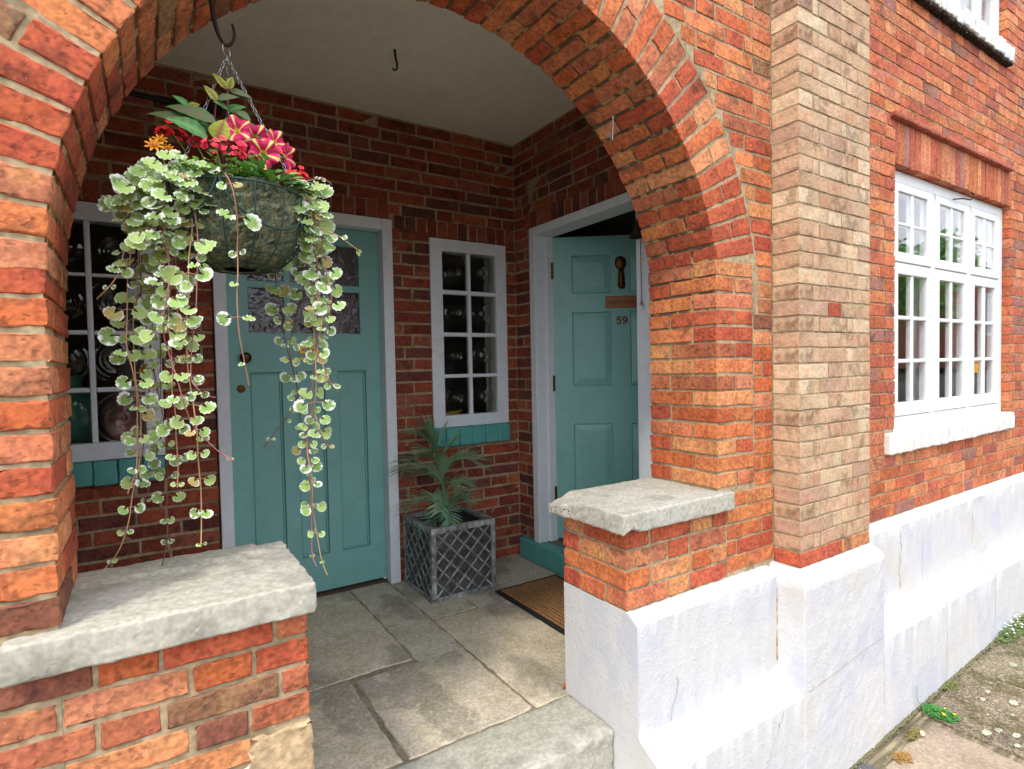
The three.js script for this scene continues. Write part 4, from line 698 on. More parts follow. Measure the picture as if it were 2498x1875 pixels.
// ---------------------------------------------------------------- hanging basket
const BX = -0.498, BY = 1.705, BZ = -0.17, BR = 0.154, BD = 0.178;
const bowl = (a, v, k = 1) => { const t = v * Math.PI / 2, r = BR * Math.pow(Math.cos(t * 0.93), 0.62) * k; return [BX + Math.cos(a) * r, BY - Math.sin(t) * BD * (k > 1 ? 1.02 : 1), BZ + Math.sin(a) * r]; };
{
  const t = thing('hanging_basket', 'green wire hanging basket lined with mossy felt, hung from an iron hook', 'hanging basket');
  const N = 72, K = 30, pos = [], uv = [], P = (i, k) => { const a = i / N * Math.PI * 2, v = k / K, fold = 1 + fieldNoise(Math.cos(a) * 26 + 50, Math.sin(a) * 26 + v * 12, 81) * 0.2 + 0.035 * Math.sin(a * 9 + v * 4 + Math.sin(a * 3) * 2) * (1 - v * 0.7); const q = bowl(a, v, 0.955 * fold); if (k === 0) q[1] += 0.01 + fieldNoise(a * 20, 5, 83) * 0.03; return q; };
  for (let i = 0; i < N; i++) for (let k = 0; k < K; k++) { const a = P(i, k), b = P((i + 1) % N, k), c = P((i + 1) % N, k + 1), d = P(i, k + 1), u0 = i / N * 1.3, u1 = (i + 1) / N * 1.3, v0 = k / K * 0.3, v1 = (k + 1) / K * 0.3; pos.push(...a, ...b, ...c, ...a, ...c, ...d); uv.push(u0 * 2, v0 * 2, u1 * 2, v0 * 2, u1 * 2, v1 * 2, u0 * 2, v0 * 2, u1 * 2, v1 * 2, u0 * 2, v1 * 2); }
  let g = new THREE.BufferGeometry(); g.setAttribute('position', new THREE.Float32BufferAttribute(pos, 3)); g.setAttribute('uv', new THREE.Float32BufferAttribute(uv, 2)); g.computeVertexNormals(); g = toCreasedNormals(g, 1.2);
  mesh('liner', g, Object.assign(M.moss, { side: THREE.DoubleSide }), t);
  mesh('soil', new THREE.CircleGeometry(BR * 0.93, 32).rotateX(-Math.PI / 2).translate(BX, BY - 0.012, BZ), M.soil, t);
  const ring = (v, k = 1.015) => { const q = []; for (let i = 0; i < 40; i++) q.push(V(...bowl(i / 40 * Math.PI * 2, v, k))); return new THREE.TubeGeometry(new THREE.CatmullRomCurve3(q, true), 80, v ? 0.0017 : 0.003, 6, true); };
  mesh('wire_rim', ring(0), M.wire, t);
  for (const v of [0.62, 0.85]) mesh('wire_hoop', ring(v), M.wire, t);
  for (let i = 0; i < 14; i++) { const a = i / 14 * Math.PI * 2 + 0.12, q = []; for (let k = 0; k <= 12; k++) q.push(bowl(a, k / 12 * 0.97, 1.03)); mesh('wire_rib', tube(q, 0.002, 5, 20), M.wire, t); }
  for (let i = 0; i < 4; i++) { const c = i / 4 * Math.PI * 2 + 1.15, q = []; for (let k = 0; k <= 16; k++) { const s = k / 16; q.push(bowl(c + (s - 0.5) * 1.55, 0.36 * Math.pow(Math.sin(s * Math.PI), 0.6), 1.06)); } mesh('wire_loop', tube(q, 0.0029, 6, 40), M.wire, t); }
  // three chains up to a split ring
  const top = V(-0.512, 2.045, -0.168), link = new THREE.TorusGeometry(0.006, 0.0012, 5, 12).scale(0.62, 1.25, 1);
  for (const a of [0.55, 2.65, 4.75]) {
    const bot = V(...bowl(a, 0, 1.0)), n = Math.round(top.distanceTo(bot) / 0.0125), gs = [];
    for (let k = 0; k < n; k++) { const p = top.clone().lerp(bot, (k + 0.5) / n), dir = bot.clone().sub(top).normalize(), q = new THREE.Quaternion().setFromUnitVectors(V(0, 1, 0), dir).multiply(new THREE.Quaternion().setFromAxisAngle(V(0, 1, 0), k % 2 ? 0 : Math.PI / 2)); gs.push(link.clone().applyMatrix4(new THREE.Matrix4().compose(p, q, V(1, 1, 1)))); }
    mesh('chain', gs, M.steel, t);
  }
  mesh('split_ring', new THREE.TorusGeometry(0.015, 0.0017, 6, 20).rotateY(0.9).translate(-0.512, 2.058, -0.168), M.steel, t);
}
tag(mesh('basket_hook', [tube([[-0.545, 2.24, -0.17], [-0.541, 2.17, -0.169], [-0.533, 2.11, -0.168], [-0.523, 2.082, -0.167], [-0.512, 2.07, -0.166], [-0.499, 2.078, -0.164], [-0.493, 2.1, -0.163], [-0.497, 2.125, -0.163]], 0.0075, 8, 40, 0.003)], M.iron, scene), 'large rusty iron hook in the arch, holding the hanging basket', 'hook');

// --- leaf shapes
function ivyLeaf(seed, white) {                                    // round scalloped leaf with a notch, white at the margin
  const R = rng(seed), n = 34, pos = [], col = [], uv = [], green = [srgb('#8aab50'), srgb('#98b55f'), srgb('#789548'), srgb('#a5bb6c')][seed % 4].lerp(srgb('#b08a4a'), seed % 20 === 19 ? 0.75 : 0), pale = srgb('#eef0e2'), rings = [0, 0.45, 0.8, 1];
  const P = (k, i) => { const a = -Math.PI / 2 + 0.3 + (Math.PI * 2 - 0.6) * i / n, sc = rings[k], lob = 1 + 0.075 * Math.abs(Math.sin(i * Math.PI / 3.4 + R0)) - 0.06, r = sc * (k === 3 ? lob : lerp(1, lob, sc)) * (1 - 0.14 * Math.pow(Math.abs(Math.cos((a + Math.PI / 2) / 2)), 8)); const x = Math.cos(a) * r, y = Math.sin(a) * r * 0.92 + 0.35 * 0; const z = (0.05 + 0.3 * R2) * r * r * (0.6 + 0.6 * Math.sin(a * 2 + R1)) + (k === 3 ? 0.07 * Math.sin(i * 1.85 + R1) : 0) - 0.05 * Math.cos(i * Math.PI / 3.4 * 2) * sc; return [x, y, z]; };
  const R0 = R() * 3, R1 = R() * 6, R2 = R(), edge = []; for (let i = 0; i <= n; i++) edge.push(white * (0.25 + 0.8 * sstep(0.25, 0.75, pnoise(i / (n + 1), seed * 0.37 % 1, 9, seed)) + 0.35 * R()));
  const C = (k, i) => { const w = k === 3 ? Math.min(1, edge[i] * 1.15) : k === 2 ? Math.max(0, edge[i] - 0.75) * 1.3 : 0; const c = green.clone().lerp(srgb('#b5cf78'), k === 0 ? 0.25 : 0); return c.lerp(pale, Math.min(1, w)); };
  for (let i = 0; i < n; i++) for (let k = 0; k < 3; k++) {
    const q = [[k, i], [k + 1, i], [k + 1, i + 1], [k, i + 1]], tri = k === 0 ? [[0, 1, 2]] : [[0, 1, 2], [0, 2, 3]];
    for (const t of tri) for (const m of t) { const p = P(...q[m]), c = C(...q[m]); pos.push(...p); col.push(c.r, c.g, c.b); uv.push(p[0], p[1]); }
  }
  const g = new THREE.BufferGeometry(); g.setAttribute('position', new THREE.Float32BufferAttribute(pos, 3)); g.setAttribute('color', new THREE.Float32BufferAttribute(col, 3)); g.setAttribute('uv', new THREE.Float32BufferAttribute(uv, 2));
  g.computeVertexNormals(); g.translate(0, 0.75, 0); return g;                             // the notch, where the stalk joins, sits near the origin
}
const ivyGeo = []; for (let i = 0; i < 20; i++) ivyGeo.push(toCreasedNormals(ivyLeaf(900 + i, [1.1, 0.85, 1.4, 0.65][i % 4]), 1.0));
const leafMat = phys({ vertexColors: true, roughness: 0.6, side: THREE.DoubleSide, transmission: 0.22, thickness: 0, ior: 1.4 });
function ovate(seed, L, W, hexA, hexB, { fold = 0.25, droop = 0.3, tip = 1.6, n = 10 } = {}) {
  const pos = [], col = [], uv = [], a = srgb(hexA), b = srgb(hexB), R = rng(seed), tw = (R() - 0.5) * 0.5;
  const P = (i, s) => { const u = i / n, w = W * Math.pow(Math.sin(Math.PI * Math.pow(u, 0.8)), 0.85) * (1 - 0.2 * u) + (i === n ? 0 : 0.0004), x = s * w, y = L * u; return [x, y, fold * Math.abs(s) * w - droop * L * u * u + tw * x * u + 0.012 * L * Math.sin(u * 24) * Math.abs(s)]; };
  for (let i = 0; i < n; i++) for (const [s0, s1] of [[-1, -0.5], [-0.5, 0], [0, 0.5], [0.5, 1]]) { const q = [[i, s0], [i, s1], [i + 1, s1], [i + 1, s0]]; for (const m of [0, 1, 2, 0, 2, 3]) { const p = P(...q[m]), c = a.clone().lerp(b, Math.abs(q[m][1]) < 0.1 ? 0.9 : (i % 2 ? 0.25 : 0.0)); pos.push(...p); col.push(c.r, c.g, c.b); uv.push(p[0], p[1]); } }
  const g = new THREE.BufferGeometry(); g.setAttribute('position', new THREE.Float32BufferAttribute(pos, 3)); g.setAttribute('color', new THREE.Float32BufferAttribute(col, 3)); g.setAttribute('uv', new THREE.Float32BufferAttribute(uv, 2)); g.computeVertexNormals(); return toCreasedNormals(g, 1.2);
}
const orient = (p, dirY, nZ, s, roll = 0) => { const y = dirY.clone().normalize(), x = new THREE.Vector3().crossVectors(y, nZ).normalize(), z = new THREE.Vector3().crossVectors(x, y); const m = new THREE.Matrix4().makeBasis(x, y, z).scale(V(s, s, s)); m.setPosition(p); return roll ? m.multiply(new THREE.Matrix4().makeRotationY(roll)) : m; };
const STEMS = [
 [-0.12, [[-0.733,1.68],[-0.733,1.624],[-0.724,1.55],[-0.731,1.481],[-0.735,1.405],[-0.736,1.327],[-0.728,1.285],[-0.724,1.247],[-0.722,1.203],[-0.726,1.123],[-0.73,1.06],[-0.747,1.011]]],
 [-0.18, [[-0.704,1.675],[-0.709,1.543],[-0.714,1.477],[-0.723,1.411],[-0.725,1.312],[-0.724,1.246],[-0.718,1.2],[-0.719,1.124],[-0.727,1.051],[-0.738,0.996],[-0.75,0.934],[-0.77,0.872],[-0.794,0.832],[-0.806,0.822]]],
 [-0.06, [[-0.655,1.682],[-0.659,1.595],[-0.657,1.552],[-0.653,1.499],[-0.659,1.449],[-0.669,1.393],[-0.667,1.356],[-0.66,1.324],[-0.651,1.277],[-0.648,1.259],[-0.632,1.195],[-0.617,1.149],[-0.592,1.118],[-0.565,1.086],[-0.539,1.07]]],
 [-0.09, [[-0.681,1.655],[-0.673,1.562],[-0.666,1.525],[-0.651,1.492],[-0.647,1.479],[-0.655,1.444],[-0.655,1.373],[-0.654,1.277],[-0.655,1.233],[-0.653,1.185],[-0.651,1.126],[-0.649,1.061],[-0.652,1.013]]],
 [-0.05, [[-0.608,1.677],[-0.607,1.599],[-0.615,1.523],[-0.622,1.434],[-0.625,1.371],[-0.625,1.296],[-0.62,1.233],[-0.616,1.194],[-0.613,1.137],[-0.612,1.088],[-0.609,1.007],[-0.609,0.927],[-0.613,0.885]]],
 [-0.04, [[-0.602,1.654],[-0.599,1.573],[-0.602,1.481],[-0.607,1.409],[-0.614,1.355],[-0.62,1.292],[-0.621,1.255],[-0.612,1.239],[-0.596,1.222],[-0.573,1.215]]],
 [-0.14, [[-0.624,1.66],[-0.634,1.576],[-0.639,1.552],[-0.636,1.477],[-0.635,1.417],[-0.622,1.351],[-0.618,1.294]]],
 [-0.3, [[-0.703,1.565],[-0.707,1.451],[-0.695,1.358],[-0.685,1.279],[-0.678,1.222],[-0.672,1.163],[-0.668,1.137],[-0.679,1.102],[-0.69,1.052],[-0.704,1.002],[-0.711,0.967],[-0.733,0.927]]],
 [-0.31, [[-0.674,1.605],[-0.681,1.46],[-0.689,1.352],[-0.693,1.286],[-0.698,1.229],[-0.706,1.157],[-0.714,1.104],[-0.72,1.054],[-0.734,0.997]]],
 [-0.28, [[-0.657,1.601],[-0.674,1.457],[-0.67,1.386],[-0.673,1.193],[-0.669,1.132],[-0.667,1.066],[-0.667,1.001],[-0.668,0.935],[-0.673,0.863],[-0.678,0.824],[-0.687,0.786]]],
 [-0.12, [[-0.713,1.643],[-0.726,1.575],[-0.738,1.524],[-0.75,1.483],[-0.763,1.46],[-0.788,1.436]]],
 [-0.16, [[-0.7,1.712],[-0.725,1.702],[-0.746,1.711],[-0.758,1.708]]],
 [0.005, [[-0.542,1.709],[-0.536,1.683],[-0.531,1.655],[-0.523,1.597],[-0.523,1.547],[-0.526,1.496],[-0.53,1.439],[-0.528,1.354],[-0.518,1.29],[-0.508,1.242]]],
 [-0.12, [[-0.372,1.732],[-0.342,1.705],[-0.325,1.66],[-0.318,1.601],[-0.318,1.534],[-0.327,1.486],[-0.33,1.451],[-0.333,1.406],[-0.331,1.359],[-0.331,1.307],[-0.336,1.276],[-0.34,1.21],[-0.345,1.159],[-0.356,1.104],[-0.359,1.056],[-0.357,1.011],[-0.354,0.959],[-0.35,0.916],[-0.34,0.862],[-0.332,0.769],[-0.323,0.739]]],
 [-0.15, [[-0.359,1.726],[-0.336,1.666],[-0.332,1.602],[-0.331,1.548],[-0.329,1.49],[-0.326,1.425],[-0.324,1.344],[-0.336,1.209],[-0.341,1.15],[-0.353,1.087],[-0.355,1.017],[-0.347,0.945],[-0.344,0.874],[-0.347,0.775],[-0.342,0.756]]],
 [-0.1, [[-0.35,1.705],[-0.31,1.623],[-0.311,1.563],[-0.3,1.51],[-0.299,1.46],[-0.305,1.409],[-0.321,1.345],[-0.329,1.326],[-0.321,1.281],[-0.32,1.262],[-0.293,1.226],[-0.275,1.212]]],
 [-0.08, [[-0.36,1.705],[-0.327,1.636],[-0.302,1.626],[-0.278,1.61],[-0.24,1.587],[-0.212,1.582]]],
 [-0.3, [[-0.359,1.663],[-0.388,1.557],[-0.392,1.515],[-0.38,1.437],[-0.374,1.378],[-0.362,1.33],[-0.354,1.289],[-0.347,1.232],[-0.344,1.194],[-0.336,1.159],[-0.327,1.101],[-0.324,1.062],[-0.323,0.993],[-0.317,0.934]]],
 [-0.25, [[-0.323,1.673],[-0.327,1.544],[-0.332,1.489],[-0.343,1.451],[-0.349,1.403],[-0.365,1.352],[-0.372,1.328],[-0.359,1.193],[-0.404,1.118],[-0.441,1.065]]],
 [-0.13, [[-0.339,1.165],[-0.323,1.101],[-0.309,1.078],[-0.297,1.07]]],
 [-0.12, [[-0.371,1.742],[-0.331,1.757],[-0.3,1.775],[-0.272,1.763]]],
 [-0.11, [[-0.342,1.697],[-0.32,1.612],[-0.323,1.517],[-0.32,1.454],[-0.32,1.396],[-0.327,1.358]]],
];

{
  const t = thing('variegated_ivy', 'long trailing variegated ground ivy with white-edged leaves spilling from the basket', 'plant');
  const stemMat = [std({ color: srgb('#a97a5c'), roughness: 0.8 }), std({ color: srgb('#b08a62'), roughness: 0.8 }), std({ color: srgb('#a5686a'), roughness: 0.8 }), std({ color: srgb('#6b4a36'), roughness: 0.8 })];
  const R = rng(4242), leaves = [];
  const addLeaf = (parent, p, out, size, v) => leaves.push({ parent, m: orient(p, out.dir, out.n, size), g: ivyGeo[v % ivyGeo.length], p, size });
  STEMS.forEach(([z, pts], si) => {
    const c = new THREE.CatmullRomCurve3(pts.map(([x, y], i) => V(x + (R() - 0.5) * 0.003, y, z + 0.02 * Math.sin(i * 1.3 + si)))), L = c.getLength(), gs = [new THREE.TubeGeometry(c, Math.max(8, Math.round(L / 0.012)), 0.0014, 5, false)];
    const stem = new THREE.Group(); stem.name = 'trailing_stem'; t.add(stem);
    let s = 0.012 + R() * 0.03, k = 0;
    while (s < L) {
      const u = s / L, p = c.getPointAt(u), tan = c.getTangentAt(u), fade = 1 - 0.62 * Math.max(0, (u - 0.55) / 0.45), size0 = lerp(0.0178, 0.0122, u) * (0.55 + 0.8 * R()) * (L < 0.3 ? 0.75 : 1) * (u > 0.92 ? 0.45 : 1) * lerp(0.8, 1, fade);
      const az = k * Math.PI / 2 + R() * 0.7 + 0.4;
      for (const sg of [0, Math.PI]) {
        if (R() < 0.1) continue;
        const a = az + sg, side = V(Math.cos(a), 0, Math.sin(a) * 0.6), pet = size0 * (0.6 + 0.7 * R()), e = p.clone().addScaledVector(side, pet).add(V(0, -0.15 * pet + 0.2 * pet * R(), 0));
        gs.push(tube([p, p.clone().lerp(e, 0.5).add(V(0, -0.15 * pet, 0)), e], 0.0009, 4, 5));
        const n = V(side.x * 0.35 - 0.1 + (R() - 0.5) * 1.0, -0.1 + 0.9 * R(), 1).normalize(), dir = side.clone().multiplyScalar(0.9).add(V((R() - 0.5) * 0.5, -0.35 - 0.5 * R(), 0.25));
        addLeaf(stem, e, { dir, n }, size0 * (0.9 + 0.2 * R()), Math.floor(R() * 20));
      }
      s += lerp(0.039, 0.068, u) * (0.75 + 0.5 * R()) + (si === 12 ? 0.035 : 0); k++;
    }
    mesh('stem', gs, stemMat[z < -0.22 ? 3 : si % 3], stem);
  });
  // the mat of leaves over the left and right of the rim
  const crown = new THREE.Group(); crown.name = 'leaf_mat'; t.add(crown);
  for (const [cx, cy, cz, rx, ry, rz, n] of [[-0.632, 1.69, -0.09, 0.095, 0.05, 0.075, 80], [-0.66, 1.625, -0.1, 0.075, 0.075, 0.06, 44], [-0.69, 1.69, -0.2, 0.05, 0.05, 0.07, 24], [-0.352, 1.70, -0.12, 0.045, 0.045, 0.05, 20], [-0.335, 1.64, -0.13, 0.035, 0.06, 0.045, 12]]) for (let i = 0; i < n; i++) {
    const a = R() * 6.28, r = Math.sqrt(R()), p = V(cx + Math.cos(a) * r * rx, cy + (R() - 0.5) * 2 * ry + (1 - r) * 0.03, cz + Math.sin(a) * r * rz), out = p.clone().sub(V(BX, BY - 0.05, BZ)).normalize();
    addLeaf(crown, p, { dir: V(out.x + (R() - 0.5) * 1.2, -0.45 - 0.5 * R(), out.z + (R() - 0.5) * 0.8), n: V(out.x * 0.3 + (R() - 0.5) * 0.6, 0.15 + 0.6 * R(), 0.9).normalize() }, 0.015 + 0.008 * R(), Math.floor(R() * 20));
  }
  leaves.forEach((l) => { l.score = l.size / camera.position.distanceTo(l.p); }); leaves.sort((a, b) => b.score - a.score);
  const rest = [];
  leaves.forEach((l, i) => { if (i < 300) { const m = mesh('leaf', l.g, leafMat, l.parent); m.applyMatrix4(l.m); } else rest.push(l.g.clone().applyMatrix4(l.m)); });
  if (rest.length) mesh('smaller_leaves', rest, leafMat, t).userData.kind = 'stuff';
}
// --- flowering plants in the basket
function petunia(seed) {                                          // trumpet of five fused lobes, crimson with a yellow star
  const n = 60, K = 7, pos = [], col = [], uv = [], red = srgb('#d4145a'), dk = srgb('#a80a48'), yel = srgb('#f3e283'), R = rng(seed), ph = R() * 6;
  const P = (k, i) => { const a = i / n * Math.PI * 2, u = k / K, lob = 1 + 0.10 * Math.cos(a * 5 + ph), r = u < 0.35 ? 0.1 + 0.2 * u : lerp(0.17, 1, Math.pow((u - 0.35) / 0.65, 0.9)) * lerp(1, lob, u); return [Math.cos(a) * r, Math.sin(a) * r, u < 0.35 ? -0.95 + u * 2 : -0.25 + 0.42 * Math.sin(Math.pow((u - 0.35) / 0.65, 0.7) * 2.0) - 0.1 + 0.14 * u * u * Math.cos(a * 5 + ph + 0.4) + 0.07 * u * u * u * Math.sin(a * 13 + ph * 2)]; };
  const C = (k, i) => { const a = i / n * Math.PI * 2, u = k / K, c = Math.cos(a * 5 + ph), band = sstep(0.78 + 0.1 * u, 0.95, c); if (u < 0.32) return yel.clone(); return red.clone().lerp(dk, sstep(0.2, -0.9, c) * 0.5).lerp(yel, band); };
  for (let k = 0; k < K; k++) for (let i = 0; i < n; i++) { const q = [[k, i], [k + 1, i], [k + 1, i + 1], [k, i + 1]]; for (const m of [0, 1, 2, 0, 2, 3]) { const p = P(...q[m]), c = C(...q[m]); pos.push(...p); col.push(c.r, c.g, c.b); uv.push(p[0], p[1]); } }
  const g = new THREE.BufferGeometry(); g.setAttribute('position', new THREE.Float32BufferAttribute(pos, 3)); g.setAttribute('color', new THREE.Float32BufferAttribute(col, 3)); g.setAttribute('uv', new THREE.Float32BufferAttribute(uv, 2)); g.computeVertexNormals(); return toCreasedNormals(g, 1.3);
}
function starFlower(np, r, hexIn, hexOut, notch = 0.3) {
  const n = np * 6, pos = [], col = [], uv = [], a0 = srgb(hexIn), a1 = srgb(hexOut);
  const P = (k, i) => { const a = i / n * Math.PI * 2, pet = 1 - notch * (0.5 + 0.5 * Math.cos(a * np)), rr = [0, 0.35, 1][k] * r * (k === 2 ? pet : 1); return [Math.cos(a) * rr, Math.sin(a) * rr, (k === 2 ? 0.12 * r : 0) + (k ? 0 : -0.05 * r)]; };
  for (let i = 0; i < n; i++) for (let k = 0; k < 2; k++) { const q = [[k, i], [k + 1, i], [k + 1, i + 1], [k, i + 1]]; for (const m of k ? [0, 1, 2, 0, 2, 3] : [0, 1, 2]) { const p = P(...q[m]), c = a0.clone().lerp(a1, [0, 0.5, 1][q[m][0]]); pos.push(...p); col.push(c.r, c.g, c.b); uv.push(p[0], p[1]); } }
  const g = new THREE.BufferGeometry(); g.setAttribute('position', new THREE.Float32BufferAttribute(pos, 3)); g.setAttribute('color', new THREE.Float32BufferAttribute(col, 3)); g.setAttribute('uv', new THREE.Float32BufferAttribute(uv, 2)); g.computeVertexNormals(); return g;
}
const petalMat = phys({ vertexColors: true, roughness: 0.65, side: THREE.DoubleSide, sheen: 0.3, sheenRoughness: 0.5 });
const greenStem = std({ color: srgb('#6f8f3c'), roughness: 0.8 }), redStem = std({ color: srgb('#7c3547'), roughness: 0.7 });
{
  const t = thing('petunia', 'petunia with crimson and yellow striped trumpets in the hanging basket', 'plant'), R = rng(81);
  const F = [[-0.503, 1.85, -0.11, -0.25, 0.15, 0.9, 0.032], [-0.459, 1.843, -0.12, 0.05, -0.1, 1, 0.031], [-0.446, 1.8, -0.1, -0.1, -0.25, 1, 0.034], [-0.41, 1.842, -0.12, 0.5, 0.15, 0.75, 0.03], [-0.384, 1.81, -0.12, 0.75, -0.05, 0.5, 0.032], [-0.535, 1.835, -0.17, -0.2, 0.2, 0.8, 0.02]];
  F.forEach(([x, y, z, nx, ny, nz, s], i) => { const n = V(nx, ny, nz).normalize(), m = mesh('flower', petunia(50 + i), petalMat, t); m.applyMatrix4(orient(V(x, y, z), Math.abs(n.y) > 0.9 ? V(1, 0, 0) : V(0, 1, 0).addScaledVector(n, -n.y), n, s)); const b = V(x, y, z).addScaledVector(n, -0.95 * s); mesh('flower_stalk', tube([b, b.clone().lerp(V(BX + 0.03, BY + 0.01, BZ + 0.02), 0.4).add(V(0, -0.01, 0)), V(BX + (x - BX) * 0.4, BY, BZ + 0.03)], 0.0016, 5, 10), greenStem, t); });
  const gs = []; for (let i = 0; i < 90; i++) { const a = R() * 6.28, r = Math.sqrt(R()), p = V(-0.44 + Math.cos(a) * r * 0.075, 1.715 + R() * 0.07 * (1.2 - r), -0.1 + Math.sin(a) * r * 0.07); gs.push(ovate(i, 0.03 + 0.012 * R(), 0.011, ['#4f8a34', '#3f7a30', '#67a03f'][i % 3], '#86b35a', { n: 6 }).applyMatrix4(orient(p, V(Math.cos(a) + 0.3, 0.3 + R() * 0.6, Math.sin(a) + 0.6), V((R() - 0.5), 1, 0.6), 1))); }
  mesh('foliage', gs, leafMat, t).userData.kind = 'stuff';
}
{
  const t = thing('verbena', 'verbena with clusters of small red and pink flowers in the hanging basket', 'plant'), R = rng(91);
  const C = [[-0.634, 1.825, -0.13, 0.03, '#f5262c'], [-0.552, 1.793, -0.08, 0.026, '#ff4a62'], [-0.512, 1.79, -0.07, 0.024, '#ff4660'], [-0.59, 1.802, -0.1, 0.018, '#e8304a'], [-0.359, 1.768, -0.12, 0.022, '#e01a22'], [-0.382, 1.757, -0.11, 0.018, '#e01a22']];
  C.forEach(([x, y, z, r, h], ci) => { const cl = new THREE.Group(); cl.name = 'flower_cluster'; t.add(cl); const gs = []; for (let i = 0; i < 15; i++) { const a = R() * 6.28, q = Math.sqrt(R()) * r, n = V(Math.cos(a) * q / r * 0.8, 0.6 + 0.4 * R(), 0.6 + Math.sin(a) * q / r * 0.5).normalize(); const f = mesh('floret', starFlower(5, 0.009, '#d01c2c', h, 0.35), petalMat, cl); f.applyMatrix4(orient(V(x + Math.cos(a) * q, y + Math.sin(a) * q * 0.7 + (R() - 0.5) * 0.006, z + Math.sin(a) * q * 0.4), V(0.1, 0.8, -0.6), n, 1, 0)); } mesh('cluster_stalk', tube([V(x, y - 0.006, z), V(x * 0.85 + BX * 0.15, y - 0.03, z - 0.01), V(BX + (x - BX) * 0.6, BY, BZ + (z - BZ) * 0.6)], 0.0014, 5, 8), greenStem, cl); });
  const gs = []; for (let i = 0; i < 170; i++) { const a = R() * 6.28, r = Math.sqrt(R()), p = V(-0.55 + Math.cos(a) * r * 0.085, 1.71 + R() * 0.07 * (1.2 - r), -0.09 + Math.sin(a) * r * 0.075); gs.push(ovate(300 + i, 0.016 + 0.01 * R(), 0.006, ['#79ad35', '#68a030', '#8dbf46', '#5a8f2e'][i % 4], '#a8cf6a', { n: 5 }).applyMatrix4(orient(p, V(Math.cos(a), 0.6 * R() + 0.1, Math.sin(a) + 0.5), V((R() - 0.5), 1, 0.7), 1))); }
  mesh('foliage', gs, leafMat, t).userData.kind = 'stuff';
}
{
  const t = thing('gazania', 'orange and yellow daisy flowers at the left edge of the hanging basket', 'plant');
  for (const [x, y, z, r] of [[-0.66, 1.79, -0.1, 0.017], [-0.672, 1.768, -0.075, 0.02], [-0.645, 1.775, -0.1, 0.013]]) { const f = mesh('flower', starFlower(8, r, '#8f1d08', '#f0a010', 0.55), petalMat, t); f.applyMatrix4(orient(V(x, y, z), V(0, 0.8, -0.4), V(-0.15, 0.4, 0.9).normalize(), 1)); mesh('flower_centre', new THREE.SphereGeometry(r * 0.22, 10, 8).translate(x, y + 0.001, z + 0.002), std({ color: srgb('#c98a1a'), roughness: 0.9 }), t); mesh('flower_stalk', tube([V(x, y, z - 0.002), V(x + 0.02, y - 0.03, z - 0.02), V(-0.6, BY, -0.15)], 0.0014, 5, 8), greenStem, t); }
}
{
  const t = thing('fuchsia', 'upright plant with large dark green leaves on red stems in the hanging basket', 'plant'), R = rng(101);
  // leaf: base, direction, length, width, colour
  const base = V(-0.53, 1.8, -0.16);
  for (const q of [[[-0.515, 1.955], [-0.517, 1.9], [-0.52, 1.83]], [[-0.541, 1.92], [-0.545, 1.86], [-0.53, 1.8]], [[-0.6, 1.895], [-0.585, 1.85], [-0.55, 1.79]], [[-0.62, 1.855], [-0.59, 1.83], [-0.55, 1.79]]]) mesh('stem', tube([...q.map(([x, y], i) => V(x, y, -0.14 - 0.01 * i)), V(-0.52, BY, BZ)], 0.0022, 6, 16), redStem, t);
  const Lf = [[-0.585, 1.85, -0.13, -1, 0.28, 0.15, 0.095, 0.022, 0], [-0.545, 1.86, -0.12, -0.95, 0.4, 0.1, 0.1, 0.024, 0], [-0.585, 1.835, -0.15, 0.15, 1, -0.1, 0.06, 0.026, 1], [-0.565, 1.815, -0.1, -0.8, 0.35, 0.5, 0.085, 0.029, 1], [-0.548, 1.808, -0.09, 0.25, 0.9, 0.45, 0.05, 0.024, 2], [-0.53, 1.87, -0.13, 0.9, 0.15, 0.2, 0.085, 0.02, 0], [-0.475, 1.865, -0.14, 1, -0.05, 0.25, 0.075, 0.026, 1], [-0.512, 1.95, -0.14, 1, 0.1, 0.2, 0.05, 0.012, 0], [-0.518, 1.952, -0.14, -0.5, 0.8, 0.1, 0.045, 0.012, 2], [-0.514, 1.95, -0.13, 0.2, 0.9, 0.4, 0.03, 0.01, 2], [-0.541, 1.915, -0.13, -0.5, 0.8, 0.2, 0.04, 0.013, 2], [-0.54, 1.915, -0.12, 0.8, 0.4, 0.4, 0.045, 0.014, 0], [-0.517, 1.9, -0.14, 0.7, 0.5, 0.3, 0.042, 0.014, 1], [-0.517, 1.9, -0.13, -0.6, 0.3, 0.5, 0.035, 0.012, 1], [-0.6, 1.893, -0.14, -0.7, 0.6, 0.2, 0.035, 0.011, 1], [-0.6, 1.893, -0.14, 0.7, 0.4, 0.3, 0.025, 0.009, 2], [-0.5, 1.9, -0.13, 0.6, -0.3, 0.6, 0.04, 0.013, 0]];
  Lf.forEach(([x, y, z, dx, dy, dz, L, W, k], i) => { const m = mesh('leaf', ovate(700 + i, L, W, ['#5c8346', '#4b8240', '#a3b23a'][k], ['#8a6a5c', '#7fb06a', '#8a4a38'][k], { fold: 0.15, droop: 0.35 }), leafMat, t); m.applyMatrix4(orient(V(x, y, z), V(dx, dy, dz), V(0.1 * dx, 0.55, 0.8), 1)); });
  for (const [x, y] of [[-0.535, 1.872], [-0.52, 1.84]]) mesh('flower_bud', new THREE.SphereGeometry(0.011, 12, 10).scale(0.8, 1.4, 0.8).translate(x, y - 0.02, -0.12), std({ color: srgb('#a80f30'), roughness: 0.45 }), t);
}
